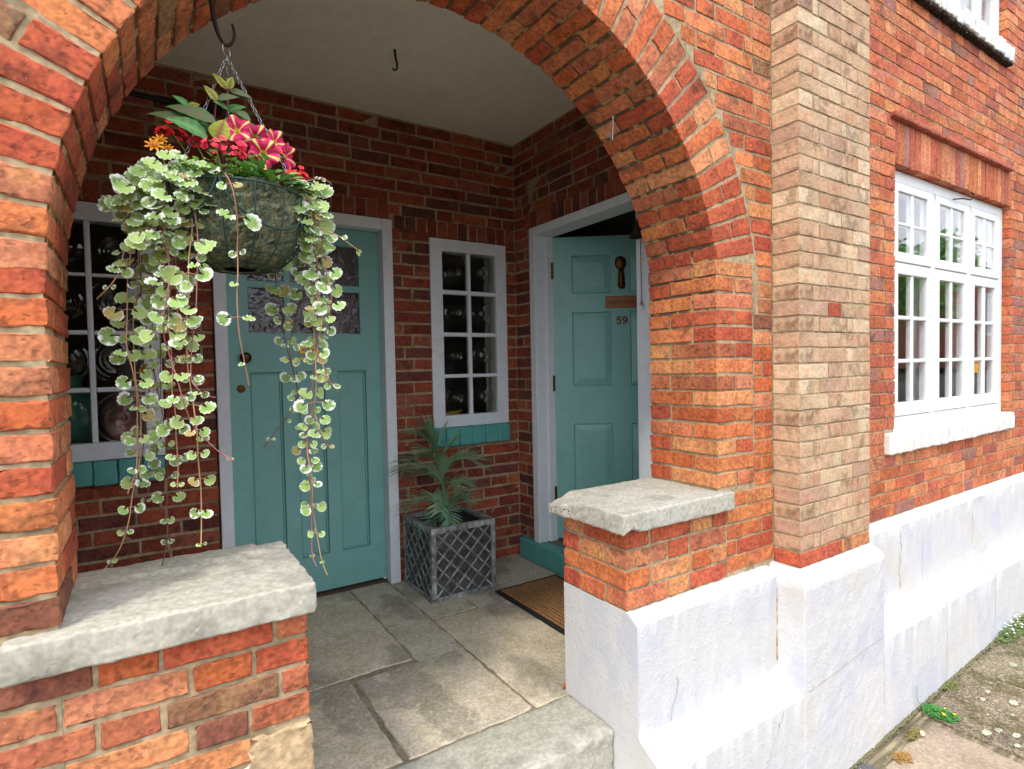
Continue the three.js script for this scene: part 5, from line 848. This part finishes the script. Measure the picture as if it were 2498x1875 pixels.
// ---------------------------------------------------------------- planter with palm, mat, small fittings
{
  const t = thing('lattice_planter', 'square lead-grey planter with raised lattice sides, on the porch floor', 'planter');
  const x0 = 0.556, x1 = 0.956, z0 = -1.788, z1 = -1.386, H = 0.405, w = 0.018;
  mesh('body', [box(x0 + 0.006, x1 - 0.006, 0.004, H - 0.01, z1 - w, z1 - 0.009), box(x0 + 0.006, x1 - 0.006, 0.004, H - 0.01, z0 + 0.009, z0 + w), box(x0 + 0.009, x0 + w, 0.004, H - 0.01, z0 + 0.019, z1 - 0.019), box(x1 - w, x1 - 0.009, 0.004, H - 0.01, z0 + 0.019, z1 - 0.019), box(x0 + 0.02, x1 - 0.02, 0.004, 0.03, z0 + 0.02, z1 - 0.02)], M.leadDark, t);
  const rim = 0.026, fr = [];
  for (const s of [0, 1]) { // front/back and left/right border frames
    const zz = s ? [z1 - 0.009, z1] : [z0, z0 + 0.009], xx = s ? [x1 - 0.009, x1] : [x0, x0 + 0.009];
    fr.push(box(x0, x1, 0, rim, ...zz), box(x0, x1, H - rim - 0.004, H, ...zz), box(x0, x0 + rim, rim, H - rim - 0.004, ...zz), box(x1 - rim, x1, rim, H - rim - 0.004, ...zz));
    const za = z0 + 0.0092, zb2 = z1 - 0.0092; fr.push(box(...xx, 0, rim, za, zb2), box(...xx, H - rim - 0.004, H, za, zb2), box(...xx, rim, H - rim - 0.004, za, z0 + rim), box(...xx, rim, H - rim - 0.004, z1 - rim, zb2));
  }
  mesh('border', fr, M.lead, t);
  mesh('rim', [box(x0 + 0.009, x1 - 0.009, H - 0.02, H - 0.001, z1 - 0.034, z1 - 0.0092), box(x0 + 0.009, x1 - 0.009, H - 0.02, H - 0.001, z0 + 0.0092, z0 + 0.034), box(x0 + 0.0092, x0 + 0.034, H - 0.02, H - 0.001, z0 + 0.0342, z1 - 0.0342), box(x1 - 0.034, x1 - 0.0092, H - 0.02, H - 0.001, z0 + 0.0342, z1 - 0.0342)], M.lead, t);
  // lattice: crossing straps on each face, clipped to the border
  const strap = (u0, u1, v0, v1, up, side) => {
    const W = u1 - u0, Hh = v1 - v0, out = [], n = 4, st = W / n;
    for (let k = -n - 1; k <= n + 1; k++) for (const sg of [1, -1]) {
      // line u = u0 + k*st + s, v = v0 + s (or v1 - s), slope 1.0 of Hh/W
      let a = 0, b = 1; const f = (s) => [k * st + s * Hh * 0.98, s * Hh];
      const ss = []; for (let i = 0; i <= 60; i++) { const [u] = f(i / 60); if (u >= 0 && u <= W) ss.push(i / 60); }
      if (ss.length < 4) continue; a = ss[0]; b = ss[ss.length - 1];
      const A = f(a), Bp = f(b); if (sg < 0) { A[0] = W - A[0]; Bp[0] = W - Bp[0]; }
      const len = Math.hypot(Bp[0] - A[0], Bp[1] - A[1]), ang = Math.atan2(Bp[1] - A[1], Bp[0] - A[0]);
      out.push(block(len, 0.0095, sg > 0 ? 0.007 : 0.0052, { r: 0.002, amp: 0 }).rotateZ(ang).translate(u0 + (A[0] + Bp[0]) / 2, v0 + (A[1] + Bp[1]) / 2, sg > 0 ? 0.0005 : -0.0002));
    }
    return out;
  };
  mesh('lattice', strap(x0 + rim, x1 - rim, rim, H - rim - 0.004).map((g) => g.translate(0, 0, z1 - 0.007)), M.lead, t);
  mesh('lattice', strap(z0 + rim, z1 - rim, rim, H - rim - 0.004).map((g) => g.rotateY(-Math.PI / 2).translate(x0 + 0.007, 0, 0)), M.lead, t);
  mesh('lattice', strap(z0 + rim, z1 - rim, rim, H - rim - 0.004).map((g) => g.rotateY(-Math.PI / 2).translate(x1 - 0.007, 0, 0)), M.lead, t);
  mesh('soil', box(x0 + 0.018, x1 - 0.018, 0.2, 0.3, z0 + 0.018, z1 - 0.018, { nx: 12, nz: 12, amp: 0.006 }), M.soil, t);
}
{
  const t = thing('palm', 'small dark green feathery palm growing in the lattice planter', 'plant'), R = rng(131);
  const mats = ['#6f9a72', '#638c66', '#82ab84', '#8fb890'].map((h) => phys({ color: srgb(h), roughness: 0.6, side: THREE.DoubleSide, transmission: 0.12, thickness: 0 }));
  const frond = (base, azimuth, len, lift, droop, k, wl = 1) => {
    const d = V(Math.cos(azimuth), 0, Math.sin(azimuth)), pts = []; for (let i = 0; i <= 10; i++) { const u = i / 10; pts.push(base.clone().addScaledVector(d, len * u * Math.cos(lift) * (1 - 0.15 * u)).add(V(0, len * (Math.sin(lift) * u * 1.15 - droop * 1.25 * u * u), 0))); }
    const c = new THREE.CatmullRomCurve3(pts), gs = [tube(pts, 0.0026, 5, 18, 0.001)], n = Math.round(13 + len * 24);
    for (let i = 2; i < n; i++) for (const s of [-1, 1]) {
      const u = i / n, p = c.getPointAt(u), tan = c.getTangentAt(u), side = new THREE.Vector3().crossVectors(tan, V(0, 1, 0)).normalize().multiplyScalar(s), L = wl * (0.06 + 0.075 * Math.sin(Math.PI * Math.min(1, u * 0.85 + 0.12))) * (0.85 + 0.3 * R()), w = 0.0025;
      const dir = side.multiplyScalar(0.62).addScaledVector(tan, 0.85).add(V(0, 0.35 + (R() - 0.5) * 0.3, 0)).normalize(), nrm = new THREE.Vector3().crossVectors(dir, tan).normalize();
      const bx = new THREE.Vector3().crossVectors(dir, nrm).normalize(), P = (v, e) => p.clone().addScaledVector(dir, L * v).addScaledVector(bx, e * w * Math.sin(Math.PI * Math.min(0.97, v * 0.8 + 0.15))).add(V(0, -0.16 * L * v * v, 0)).addScaledVector(nrm, Math.abs(e) * 0.001);
      const pos = []; for (let q = 0; q < 4; q++) for (const [e0, e1] of [[-1, 0], [0, 1]]) { const A = P(q / 4, e0), B2 = P(q / 4, e1), C2 = P((q + 1) / 4, e1), D = P((q + 1) / 4, e0); for (const v of [A, B2, C2, A, C2, D]) pos.push(v.x, v.y, v.z); }
      const g = new THREE.BufferGeometry(); g.setAttribute('position', new THREE.Float32BufferAttribute(pos, 3)); g.setAttribute('uv', new THREE.Float32BufferAttribute(new Float32Array(pos.length / 3 * 2), 2)); g.computeVertexNormals(); gs.push(g);
    }
    mesh('frond', gs, mats[k % 4], t);
  };
  const b0 = V(0.755, 0.3, -1.6), trunk = [b0, V(0.75, 0.5, -1.61), V(0.735, 0.66, -1.63), V(0.72, 0.78, -1.64)];
  mesh('trunk', tube(trunk, 0.012, 8, 20, 0.006), std({ color: srgb('#4f8a5e'), roughness: 0.7 }), t);
  const at = (u) => new THREE.CatmullRomCurve3(trunk).getPointAt(u);
  // fronds: height on the trunk, azimuth, length, lift, droop
  [[1, 3.3, 0.3, 0.9, 0.42], [1, 2.7, 0.26, 1.1, 0.3], [1, 4.0, 0.22, 1.25, 0.2], [1, 0.6, 0.2, 1.25, 0.3], [0.95, 2.4, 0.28, 0.5, 0.3], [0.9, 3.0, 0.33, 0.45, 0.5], [0.86, 0.25, 0.24, 1.0, 0.3], [0.75, 0.05, 0.38, 0.65, 0.55], [0.72, 0.5, 0.3, 0.8, 0.4], [0.7, 2.3, 0.3, 1.0, 0.4], [0.66, 1.5, 0.26, 1.0, 0.4], [0.62, 2.9, 0.3, 0.85, 0.4], [0.6, 3.5, 0.28, 0.7, 0.4], [0.55, 1.4, 0.24, 0.8, 0.6], [0.5, 0.5, 0.24, 0.7, 0.5], [0.42, 2.2, 0.25, 0.45, 0.5], [0.36, 3.1, 0.33, 0.5, 0.45], [0.36, 0.9, 0.22, 0.6, 0.5], [0.3, 1.9, 0.24, 0.4, 0.5], [0.28, 4.6, 0.25, 0.7, 0.4], [0.25, 0.0, 0.22, 0.8, 0.4], [0.22, 2.6, 0.24, 0.35, 0.45]].forEach(([u, a, l, li, dr], i) => frond(at(u), a, l, li, dr, i, l > 0.25 ? 1.05 : 0.9));
}
{
  const t = thing('doormat', 'brown ribbed doormat with a black rubber edge before the open door', 'doormat');
  const x0 = 0.912, x1 = 1.345, z0 = -1.335, z1 = -0.665;
  mesh('rubber_base', box(x0, x1, 0.003, 0.011, z0, z1, { r: 0.003, nx: 8, nz: 8, amp: 0.0006 }), M.rubber, t);
  const n = 16, a = z0 + 0.024, b = z1 - 0.024, p = (x1 - x0 - 0.05) / n;
  for (let i = 0; i < n; i++) mesh('rib', block(p - 0.0065, 0.006, b - a, { r: 0.0028, nz: 10, amp: 0.0007, seed: 40 + i }).translate(x0 + 0.025 + (i + 0.5) * p, 0.0125, (a + b) / 2), M.coir, t);
}
tag(mesh('ceiling_hook', tube([[0.317, 2.752, -1.135], [0.319, 2.72, -1.135], [0.326, 2.69, -1.135], [0.323, 2.662, -1.132], [0.31, 2.652, -1.13], [0.3, 2.66, -1.129]], 0.006, 7, 24, 0.004), M.iron, scene), 'small dark iron hook screwed into the porch ceiling', 'hook');
tag(mesh('soffit_hook', [tube([[0.795, 2.2, -0.2], [0.795, 2.16, -0.2], [0.79, 2.11, -0.2]], 0.0032, 6, 12), tube([[0.79, 2.11, -0.2], [0.778, 2.118, -0.198], [0.77, 2.135, -0.197]], 0.003, 6, 10)], M.steel, scene), 'small grey metal hook on the underside of the arch, right side', 'hook');
tag(mesh('window_hook', tube([[3.35, 2.212, -0.03], [3.42, 2.218, 0.0], [3.46, 2.215, 0.012], [3.5, 2.228, 0.016], [3.52, 2.25, 0.016], [3.5, 2.262, 0.01]], 0.004, 6, 24), M.iron, scene), 'bent iron hook at the head of the casement window', 'hook');
tag(mesh('wall_cable', [tube([[-1.3, 2.575, ZB + 0.012], [-0.9, 2.578, ZB + 0.014], [-0.6, 2.574, ZB + 0.012], [-0.37, 2.577, ZB + 0.012]], 0.011, 7, 30), box(-0.42, -0.34, 2.56, 2.6, ZB - 0.002, ZB + 0.03, { r: 0.005 })], M.cable, scene), 'black cable clipped along the top of the porch back wall', 'cable');
tag(mesh('fallen_leaf', ovate(5, 0.035, 0.007, '#c06a3a', '#a04a28', { fold: 0.5, droop: -0.2 }).rotateX(-1.45).rotateY(-1.2).translate(0.63, 0.006, -0.352), std({ vertexColors: true, side: THREE.DoubleSide, roughness: 0.8 }), scene), 'small curled brown leaf lying on the flags by the white plinth', 'leaf');

// ---------------------------------------------------------------- street: pavement, road, houses and trees opposite
const SLOPE = 0.0575, gy = (x) => -0.473 + SLOPE * (x - 1.775);
const onHill = (g) => { const p = g.attributes.position; for (let i = 0; i < p.count; i++) p.setY(i, p.getY(i) + gy(p.getX(i))); g.computeVertexNormals(); return g; };
{
  const t = structure('pavement', 'stone pavement sloping along the foot of the house');
  mesh('bedding', onHill(new THREE.PlaneGeometry(26, 1.9, 60, 6).rotateX(-Math.PI / 2).translate(5, -0.012, 1.08)), std({ color: srgb('#b5ab94'), map: T.pave, bumpMap: T.paveB, bumpScale: 0.012, roughness: 1 }), t);
  const tone = ['#cabca8', '#c0b29f', '#c9ae9a', '#bcb39d'].map((h) => std({ color: srgb(h), map: T.pave, bumpMap: T.paveB, bumpScale: 0.005, roughness: 0.95 })), brown = std({ color: srgb('#b6a593'), map: T.flag, bumpMap: T.flagB, bumpScale: 0.004, roughness: 0.9 });
  const fl = (x0, x1, z0, z1, m, k) => { const w = x1 - x0, d = z1 - z0, g = block(w, 0.05, d, { r: 0.006, nx: Math.max(2, Math.ceil(w / 0.06)), nz: Math.max(2, Math.ceil(d / 0.06)), amp: 0.0006, seed: k + 3, off: [k * 0.41, k * 0.23], warp: (p) => { if (Math.abs(p[0]) > w / 2 - 0.01) p[0] += fieldNoise(p[2] * 30, k, 91) * 0.02; if (Math.abs(p[2]) > d / 2 - 0.01) p[2] += fieldNoise(p[0] * 30, k + 20, 93) * 0.02; } }).translate((x0 + x1) / 2, -0.026, (z0 + z1) / 2); return mesh('paving_stone', onHill(g), m, t); };
  fl(1.89, 2.345, 0.245, 0.9, brown, 1); fl(1.35, 1.88, 0.25, 0.9, tone[0], 2); fl(2.39, 2.962, 0.19, 0.62, tone[1], 3); fl(2.985, 3.7, 0.185, 0.62, tone[3], 4); fl(3.71, 4.4, 0.185, 0.62, tone[0], 5); fl(4.41, 5.1, 0.185, 0.62, tone[2], 6); fl(2.36, 3.0, 0.64, 1.2, tone[2], 7); fl(3.01, 3.7, 0.64, 1.2, tone[1], 8); fl(3.71, 4.4, 0.64, 1.2, tone[3], 9); fl(0.7, 1.34, 0.25, 0.9, tone[3], 10);
  fl(1.7, 1.862, 0.168, 0.235, std({ color: srgb('#6a6a70'), map: T.flag, roughness: 0.8 }), 11);
  for (let i = 0; i < 4; i++) { fl(0.7 + i * 0.66, 1.34 + i * 0.66, 1.21, 1.98, tone[i % 4], 20 + i); fl(-0.6 - i * 0.66, 0.04 - i * 0.66, 0.5, 1.2, tone[(i + 1) % 4], 30 + i); fl(-0.6 - i * 0.66, 0.04 - i * 0.66, 1.21, 1.98, tone[(i + 2) % 4], 40 + i); }
  // grit and lichen
  const R = rng(171), gs = []; for (let i = 0; i < 900; i++) { const x = 1.6 + R() * 3, s = 0.0015 + 0.003 * R() * R(); gs.push(new THREE.IcosahedronGeometry(s, 0).scale(1, 0.6, 1).translate(x, gy(x) + 0.001, 0.165 + Math.pow(R(), 2) * 0.16)); }
  mesh('grit', gs, std({ color: srgb('#a59a86'), roughness: 1 }), t).userData.kind = 'stuff';
  const lich = [[2.449, 0.422, 0.03], [2.506, 0.449, 0.024], [2.525, 0.506, 0.026], [2.795, 0.423, 0.032], [2.717, 0.325, 0.022], [2.805, 0.316, 0.02], [3.174, 0.312, 0.03], [2.6, 0.38, 0.012], [2.68, 0.45, 0.014], [2.9, 0.3, 0.014], [3.05, 0.4, 0.02], [3.3, 0.35, 0.02], [2.45, 0.53, 0.02]];
  lich.forEach(([x, z, r], i) => { const q = []; const n = 22, RR = rng(i + 9); const P = []; for (let k = 0; k < n; k++) { const a = k / n * 6.283, rr = r * (0.65 + 0.5 * RR()); P.push([x + Math.cos(a) * rr * 0.9, gy(x + Math.cos(a) * rr) + 0.004, z + Math.sin(a) * rr * 0.6]); } for (let k = 0; k < n; k++) { const a = P[k], b = P[(k + 1) % n]; q.push(x, gy(x) + 0.0055, z, ...b, ...a); } const g = new THREE.BufferGeometry(); g.setAttribute('position', new THREE.Float32BufferAttribute(q, 3)); g.setAttribute('uv', new THREE.Float32BufferAttribute(q.flatMap((_, k) => (k % 3 ? [] : [q[k], q[k + 2]])), 2)); g.computeVertexNormals(); mesh('lichen_patch', g, std({ color: srgb('#c2c2b0'), map: T.stone, bumpMap: T.mortarB, bumpScale: 0.004, roughness: 1, side: THREE.DoubleSide }), t); });
  const k = structure('kerb', 'stone kerb of the pavement'); mesh('kerb_stone', onHill(box(-8, 18, -0.16, 0.0, 2.03, 2.16, { nx: 60 })), M.stone, k);
  const rd = structure('road', 'grey asphalt road in front of the house'); mesh('asphalt', onHill(new THREE.PlaneGeometry(120, 5.4, 80, 4).rotateX(-Math.PI / 2).translate(15, -0.12, 4.85)), std({ color: srgb('#85858a'), map: T.pave, roughness: 0.95 }), rd);
  const gd = structure('ground', 'ground beyond the road'); mesh('earth', onHill(new THREE.PlaneGeometry(300, 300, 20, 20).rotateX(-Math.PI / 2).translate(10, -0.17, 0)), std({ color: srgb('#8f8c80'), map: T.pave, roughness: 1 }), gd);
}
{ // weeds at the foot of the plinth
  const R = rng(191);
  const weed = (label, x, z, w, d, n, hexes, flower, height, group) => {
    const t = thing('weed', label, 'weed', group), gs = [];
    for (let i = 0; i < n; i++) { const a = R() * 6.28, r = Math.sqrt(R()), px = x + Math.cos(a) * r * w, pz = z + Math.sin(a) * r * d, h = height * (0.2 + 0.8 * R()) * (1 - r * 0.5), p = V(px, gy(px) + h, pz); for (let k = 0; k < 3; k++) { const b = R() * 6.28; gs.push(ovate(i * 3 + k, 0.008 + 0.006 * R(), 0.0032, hexes[(i + k) % hexes.length], hexes[(i + k + 1) % hexes.length], { n: 3 }).applyMatrix4(orient(p, V(Math.cos(b), 0.3, Math.sin(b)), V(0, 1, 0.3), 1))); } }
    mesh('leaves', gs, leafMat, t).userData.kind = 'stuff';
    if (flower) for (let i = 0; i < flower[1]; i++) { const a = R() * 6.28, r = Math.sqrt(R()) * 0.85, px = x + Math.cos(a) * r * w, pz = z + Math.sin(a) * r * d; mesh('flower', new THREE.IcosahedronGeometry(flower[2], 1).scale(1, 0.7, 1).translate(px, gy(px) + height * (0.8 + 0.4 * R()), pz), std({ color: srgb(flower[0]), roughness: 0.8 }), t); }
    return t;
  };
  const a = weed('low clover-like weed with tiny yellow flowers at the foot of the white plinth', 2.44, 0.245, 0.05, 0.075, 210, ['#3f8a34', '#357a30', '#5aa040'], ['#f0d416', 6, 0.0045], 0.022);
  mesh('stem', [tube([V(2.45, gy(2.45) + 0.005, 0.19), V(2.41, gy(2.4) + 0.03, 0.175), V(2.388, -0.38, 0.172), V(2.388, -0.315, 0.17)], 0.0012, 5, 14), tube([V(2.44, gy(2.44) + 0.01, 0.29), V(2.5, gy(2.5) + 0.015, 0.34), V(2.55, gy(2.55) + 0.01, 0.37)], 0.001, 5, 10)], greenStem, a);
  weed('trailing weed with small white flowers creeping along the wall at the right edge', 3.62, 0.2, 0.24, 0.05, 330, ['#6a9a3c', '#7fae48', '#557f34', '#8a7a4a'], ['#efeaf2', 42, 0.0045], 0.05);
  weed('small brownish moss and seedlings in the joint by the plinth', 2.2, 0.235, 0.06, 0.02, 60, ['#8a7a3c', '#7a7034', '#9a8a4a'], null, 0.015);
  weed('tiny seedlings by the wall behind the yellow-flowered weed', 2.72, 0.19, 0.06, 0.03, 60, ['#6f8a38', '#8a7f40', '#5f7a30'], null, 0.014);
  weed('dry brown moss at the bottom corner of the brown paving stone', 2.0, 0.27, 0.045, 0.03, 70, ['#b0803c', '#9a7034', '#b89048'], null, 0.012);
  const moss = []; for (let i = 0; i < 700; i++) { const x = 1.65 + R() * 2.6; moss.push(new THREE.IcosahedronGeometry(0.003 + 0.005 * R(), 0).scale(1.3, 0.7, 0.9).translate(x, gy(x) + 0.003, 0.164 + R() * 0.012)); }
  tag(mesh('moss_line', moss, std({ color: srgb('#6f6a48'), roughness: 1 }), scene), 'line of dirt and moss where the plinth meets the pavement', 'moss', null, 'stuff');
  const ps = tag(mesh('pebble', block(0.035, 0.01, 0.018, { r: 0.004, amp: 0.002, seed: 4 }).rotateY(0.5).translate(2.224, gy(2.224) + 0.006, 0.257), std({ color: srgb('#dcc0a0'), roughness: 0.9 }), scene), 'small pale stone chip lying on the pavement joint', 'stone');
}
{ // what the window panes mirror: houses and trees on the other side of the street
  const house = (label, x0, x1, zf, h, hex, n) => {
    const t = thing('terraced_house', label, 'house', 'houses across the street'), y0 = gy((x0 + x1) / 2) - 0.4, w = x1 - x0;
    mesh('wall', box(x0, x1, y0, y0 + h, zf, zf + 8), std({ color: srgb(hex), map: T.brick, roughness: 1 }), t);
    const roof = new THREE.Shape(); roof.moveTo(zf - 0.3, 0); roof.lineTo(zf + 4, 1.9); roof.lineTo(zf + 8.3, 0); roof.closePath();
    mesh('roof', new THREE.ExtrudeGeometry(roof, { depth: w, bevelEnabled: false }).rotateY(-Math.PI / 2).scale(-1, 1, 1).translate(x0, y0 + h + 0.01, 0), std({ color: srgb('#5a5450'), roughness: 1, side: THREE.DoubleSide }), t);
    for (let i = 0; i < n; i++) for (const yy of h > 4 ? [0.9, 3.2] : [1.2]) { const cx = x0 + (i + 0.5) * w / n; const wn = mesh('window', [box(cx - 0.6, cx + 0.6, y0 + yy, y0 + yy + 0.1, zf - 0.06, zf - 0.001), box(cx - 0.6, cx + 0.6, y0 + yy + 1.5, y0 + yy + 1.6, zf - 0.06, zf - 0.001), box(cx - 0.6, cx - 0.5, y0 + yy + 0.1, y0 + yy + 1.5, zf - 0.06, zf - 0.001), box(cx + 0.5, cx + 0.6, y0 + yy + 0.1, y0 + yy + 1.5, zf - 0.06, zf - 0.001)], M.white, t); mesh('pane', box(cx - 0.5, cx + 0.5, y0 + yy + 0.1, y0 + yy + 1.5, zf - 0.03, zf - 0.002), std({ color: srgb('#20242a'), roughness: 0.1 }), wn); }
    mesh('chimney', box(x0 + 0.4, x0 + 1.3, y0 + h + 1.2, y0 + h + 3.6, zf + 3.4, zf + 4.4), std({ color: srgb(hex), map: T.brick, roughness: 1 }), t);
  };
  house('red brick house across the street, nearest the porch', -14, -1, 24, 5.0, '#a5573f', 4);
  house('brown brick house across the street, second from the porch', 2, 14, 24, 5.2, '#9a6248', 4);
  house('red brick house across the street, third from the porch', 17, 29, 24, 5.0, '#a85a42', 4);
  house('tall red brick house far down the street', 25, 40, 6.8, 3.5, '#a06048', 5);
  const tree = (label, x, z, h, r, seed) => {
    const t = thing('street_tree', label, 'tree', 'trees across the street'), R = rng(seed), y0 = gy(x) - 0.2;
    mesh('trunk', [tube([V(x, y0, z), V(x + 0.1, y0 + h * 0.25, z), V(x, y0 + h * 0.6, z + 0.1)], 0.16, 8, 12, 0.07), ...[0, 1, 2, 3].map((k) => tube([V(x, y0 + h * (0.3 + 0.08 * k), z), V(x + Math.cos(k * 1.7) * r * 0.5, y0 + h * (0.5 + 0.06 * k), z + Math.sin(k * 1.7) * r * 0.5)], 0.05, 6, 6, 0.02))], std({ color: srgb('#4a3c30'), roughness: 1 }), t);
    const P = [], C = [], U = []; const cl = []; for (let i = 0; i < 46; i++) { const a = R() * 6.28, q = Math.cbrt(R()); const e = (R() - 0.4) * 1.2; cl.push([x + Math.cos(a) * q * r, y0 + h * 0.62 + e * h * 0.32, z + Math.sin(a) * q * r, 0.45 + 0.35 * R()]); }
    for (const [a, b, c, s] of cl) for (let i = 0; i < 150; i++) { const d = V(R() - 0.5, R() - 0.5, R() - 0.5).normalize().multiplyScalar(s * Math.cbrt(R())), n = V(R() - 0.5, R() - 0.2, R() - 0.5).normalize(), u = new THREE.Vector3().crossVectors(n, V(R(), R(), R())).normalize(), v = new THREE.Vector3().crossVectors(n, u), o = V(a, b, c).add(d), L = 0.06 + 0.05 * R(); for (const [e, f] of [[-1, 0], [0, -0.55], [1, 0], [-1, 0], [1, 0], [0, 0.55]]) { const p = o.clone().addScaledVector(u, e * L).addScaledVector(v, f * L); P.push(p.x, p.y, p.z); U.push(0, 0); } const cc = srgb(['#5f9a34', '#6fae3c', '#4f8a30', '#86bb48'][i % 4]); for (let q = 0; q < 6; q++) C.push(cc.r, cc.g, cc.b); }
    const g = new THREE.BufferGeometry(); g.setAttribute('position', new THREE.Float32BufferAttribute(P, 3)); g.setAttribute('color', new THREE.Float32BufferAttribute(C, 3)); g.setAttribute('uv', new THREE.Float32BufferAttribute(U, 2)); g.computeVertexNormals(); mesh('crown', g, leafMat, t);
  };
  tree('leafy green tree by the kerb down the street', 16, 5.9, 4.6, 1.7, 5); tree('green tree in front of the houses across the street', 21, 9.5, 5.5, 2.0, 6); tree('smaller tree across the street opposite the porch', -4, 21, 6.0, 2.0, 8);
}
renderer.render(scene, camera);
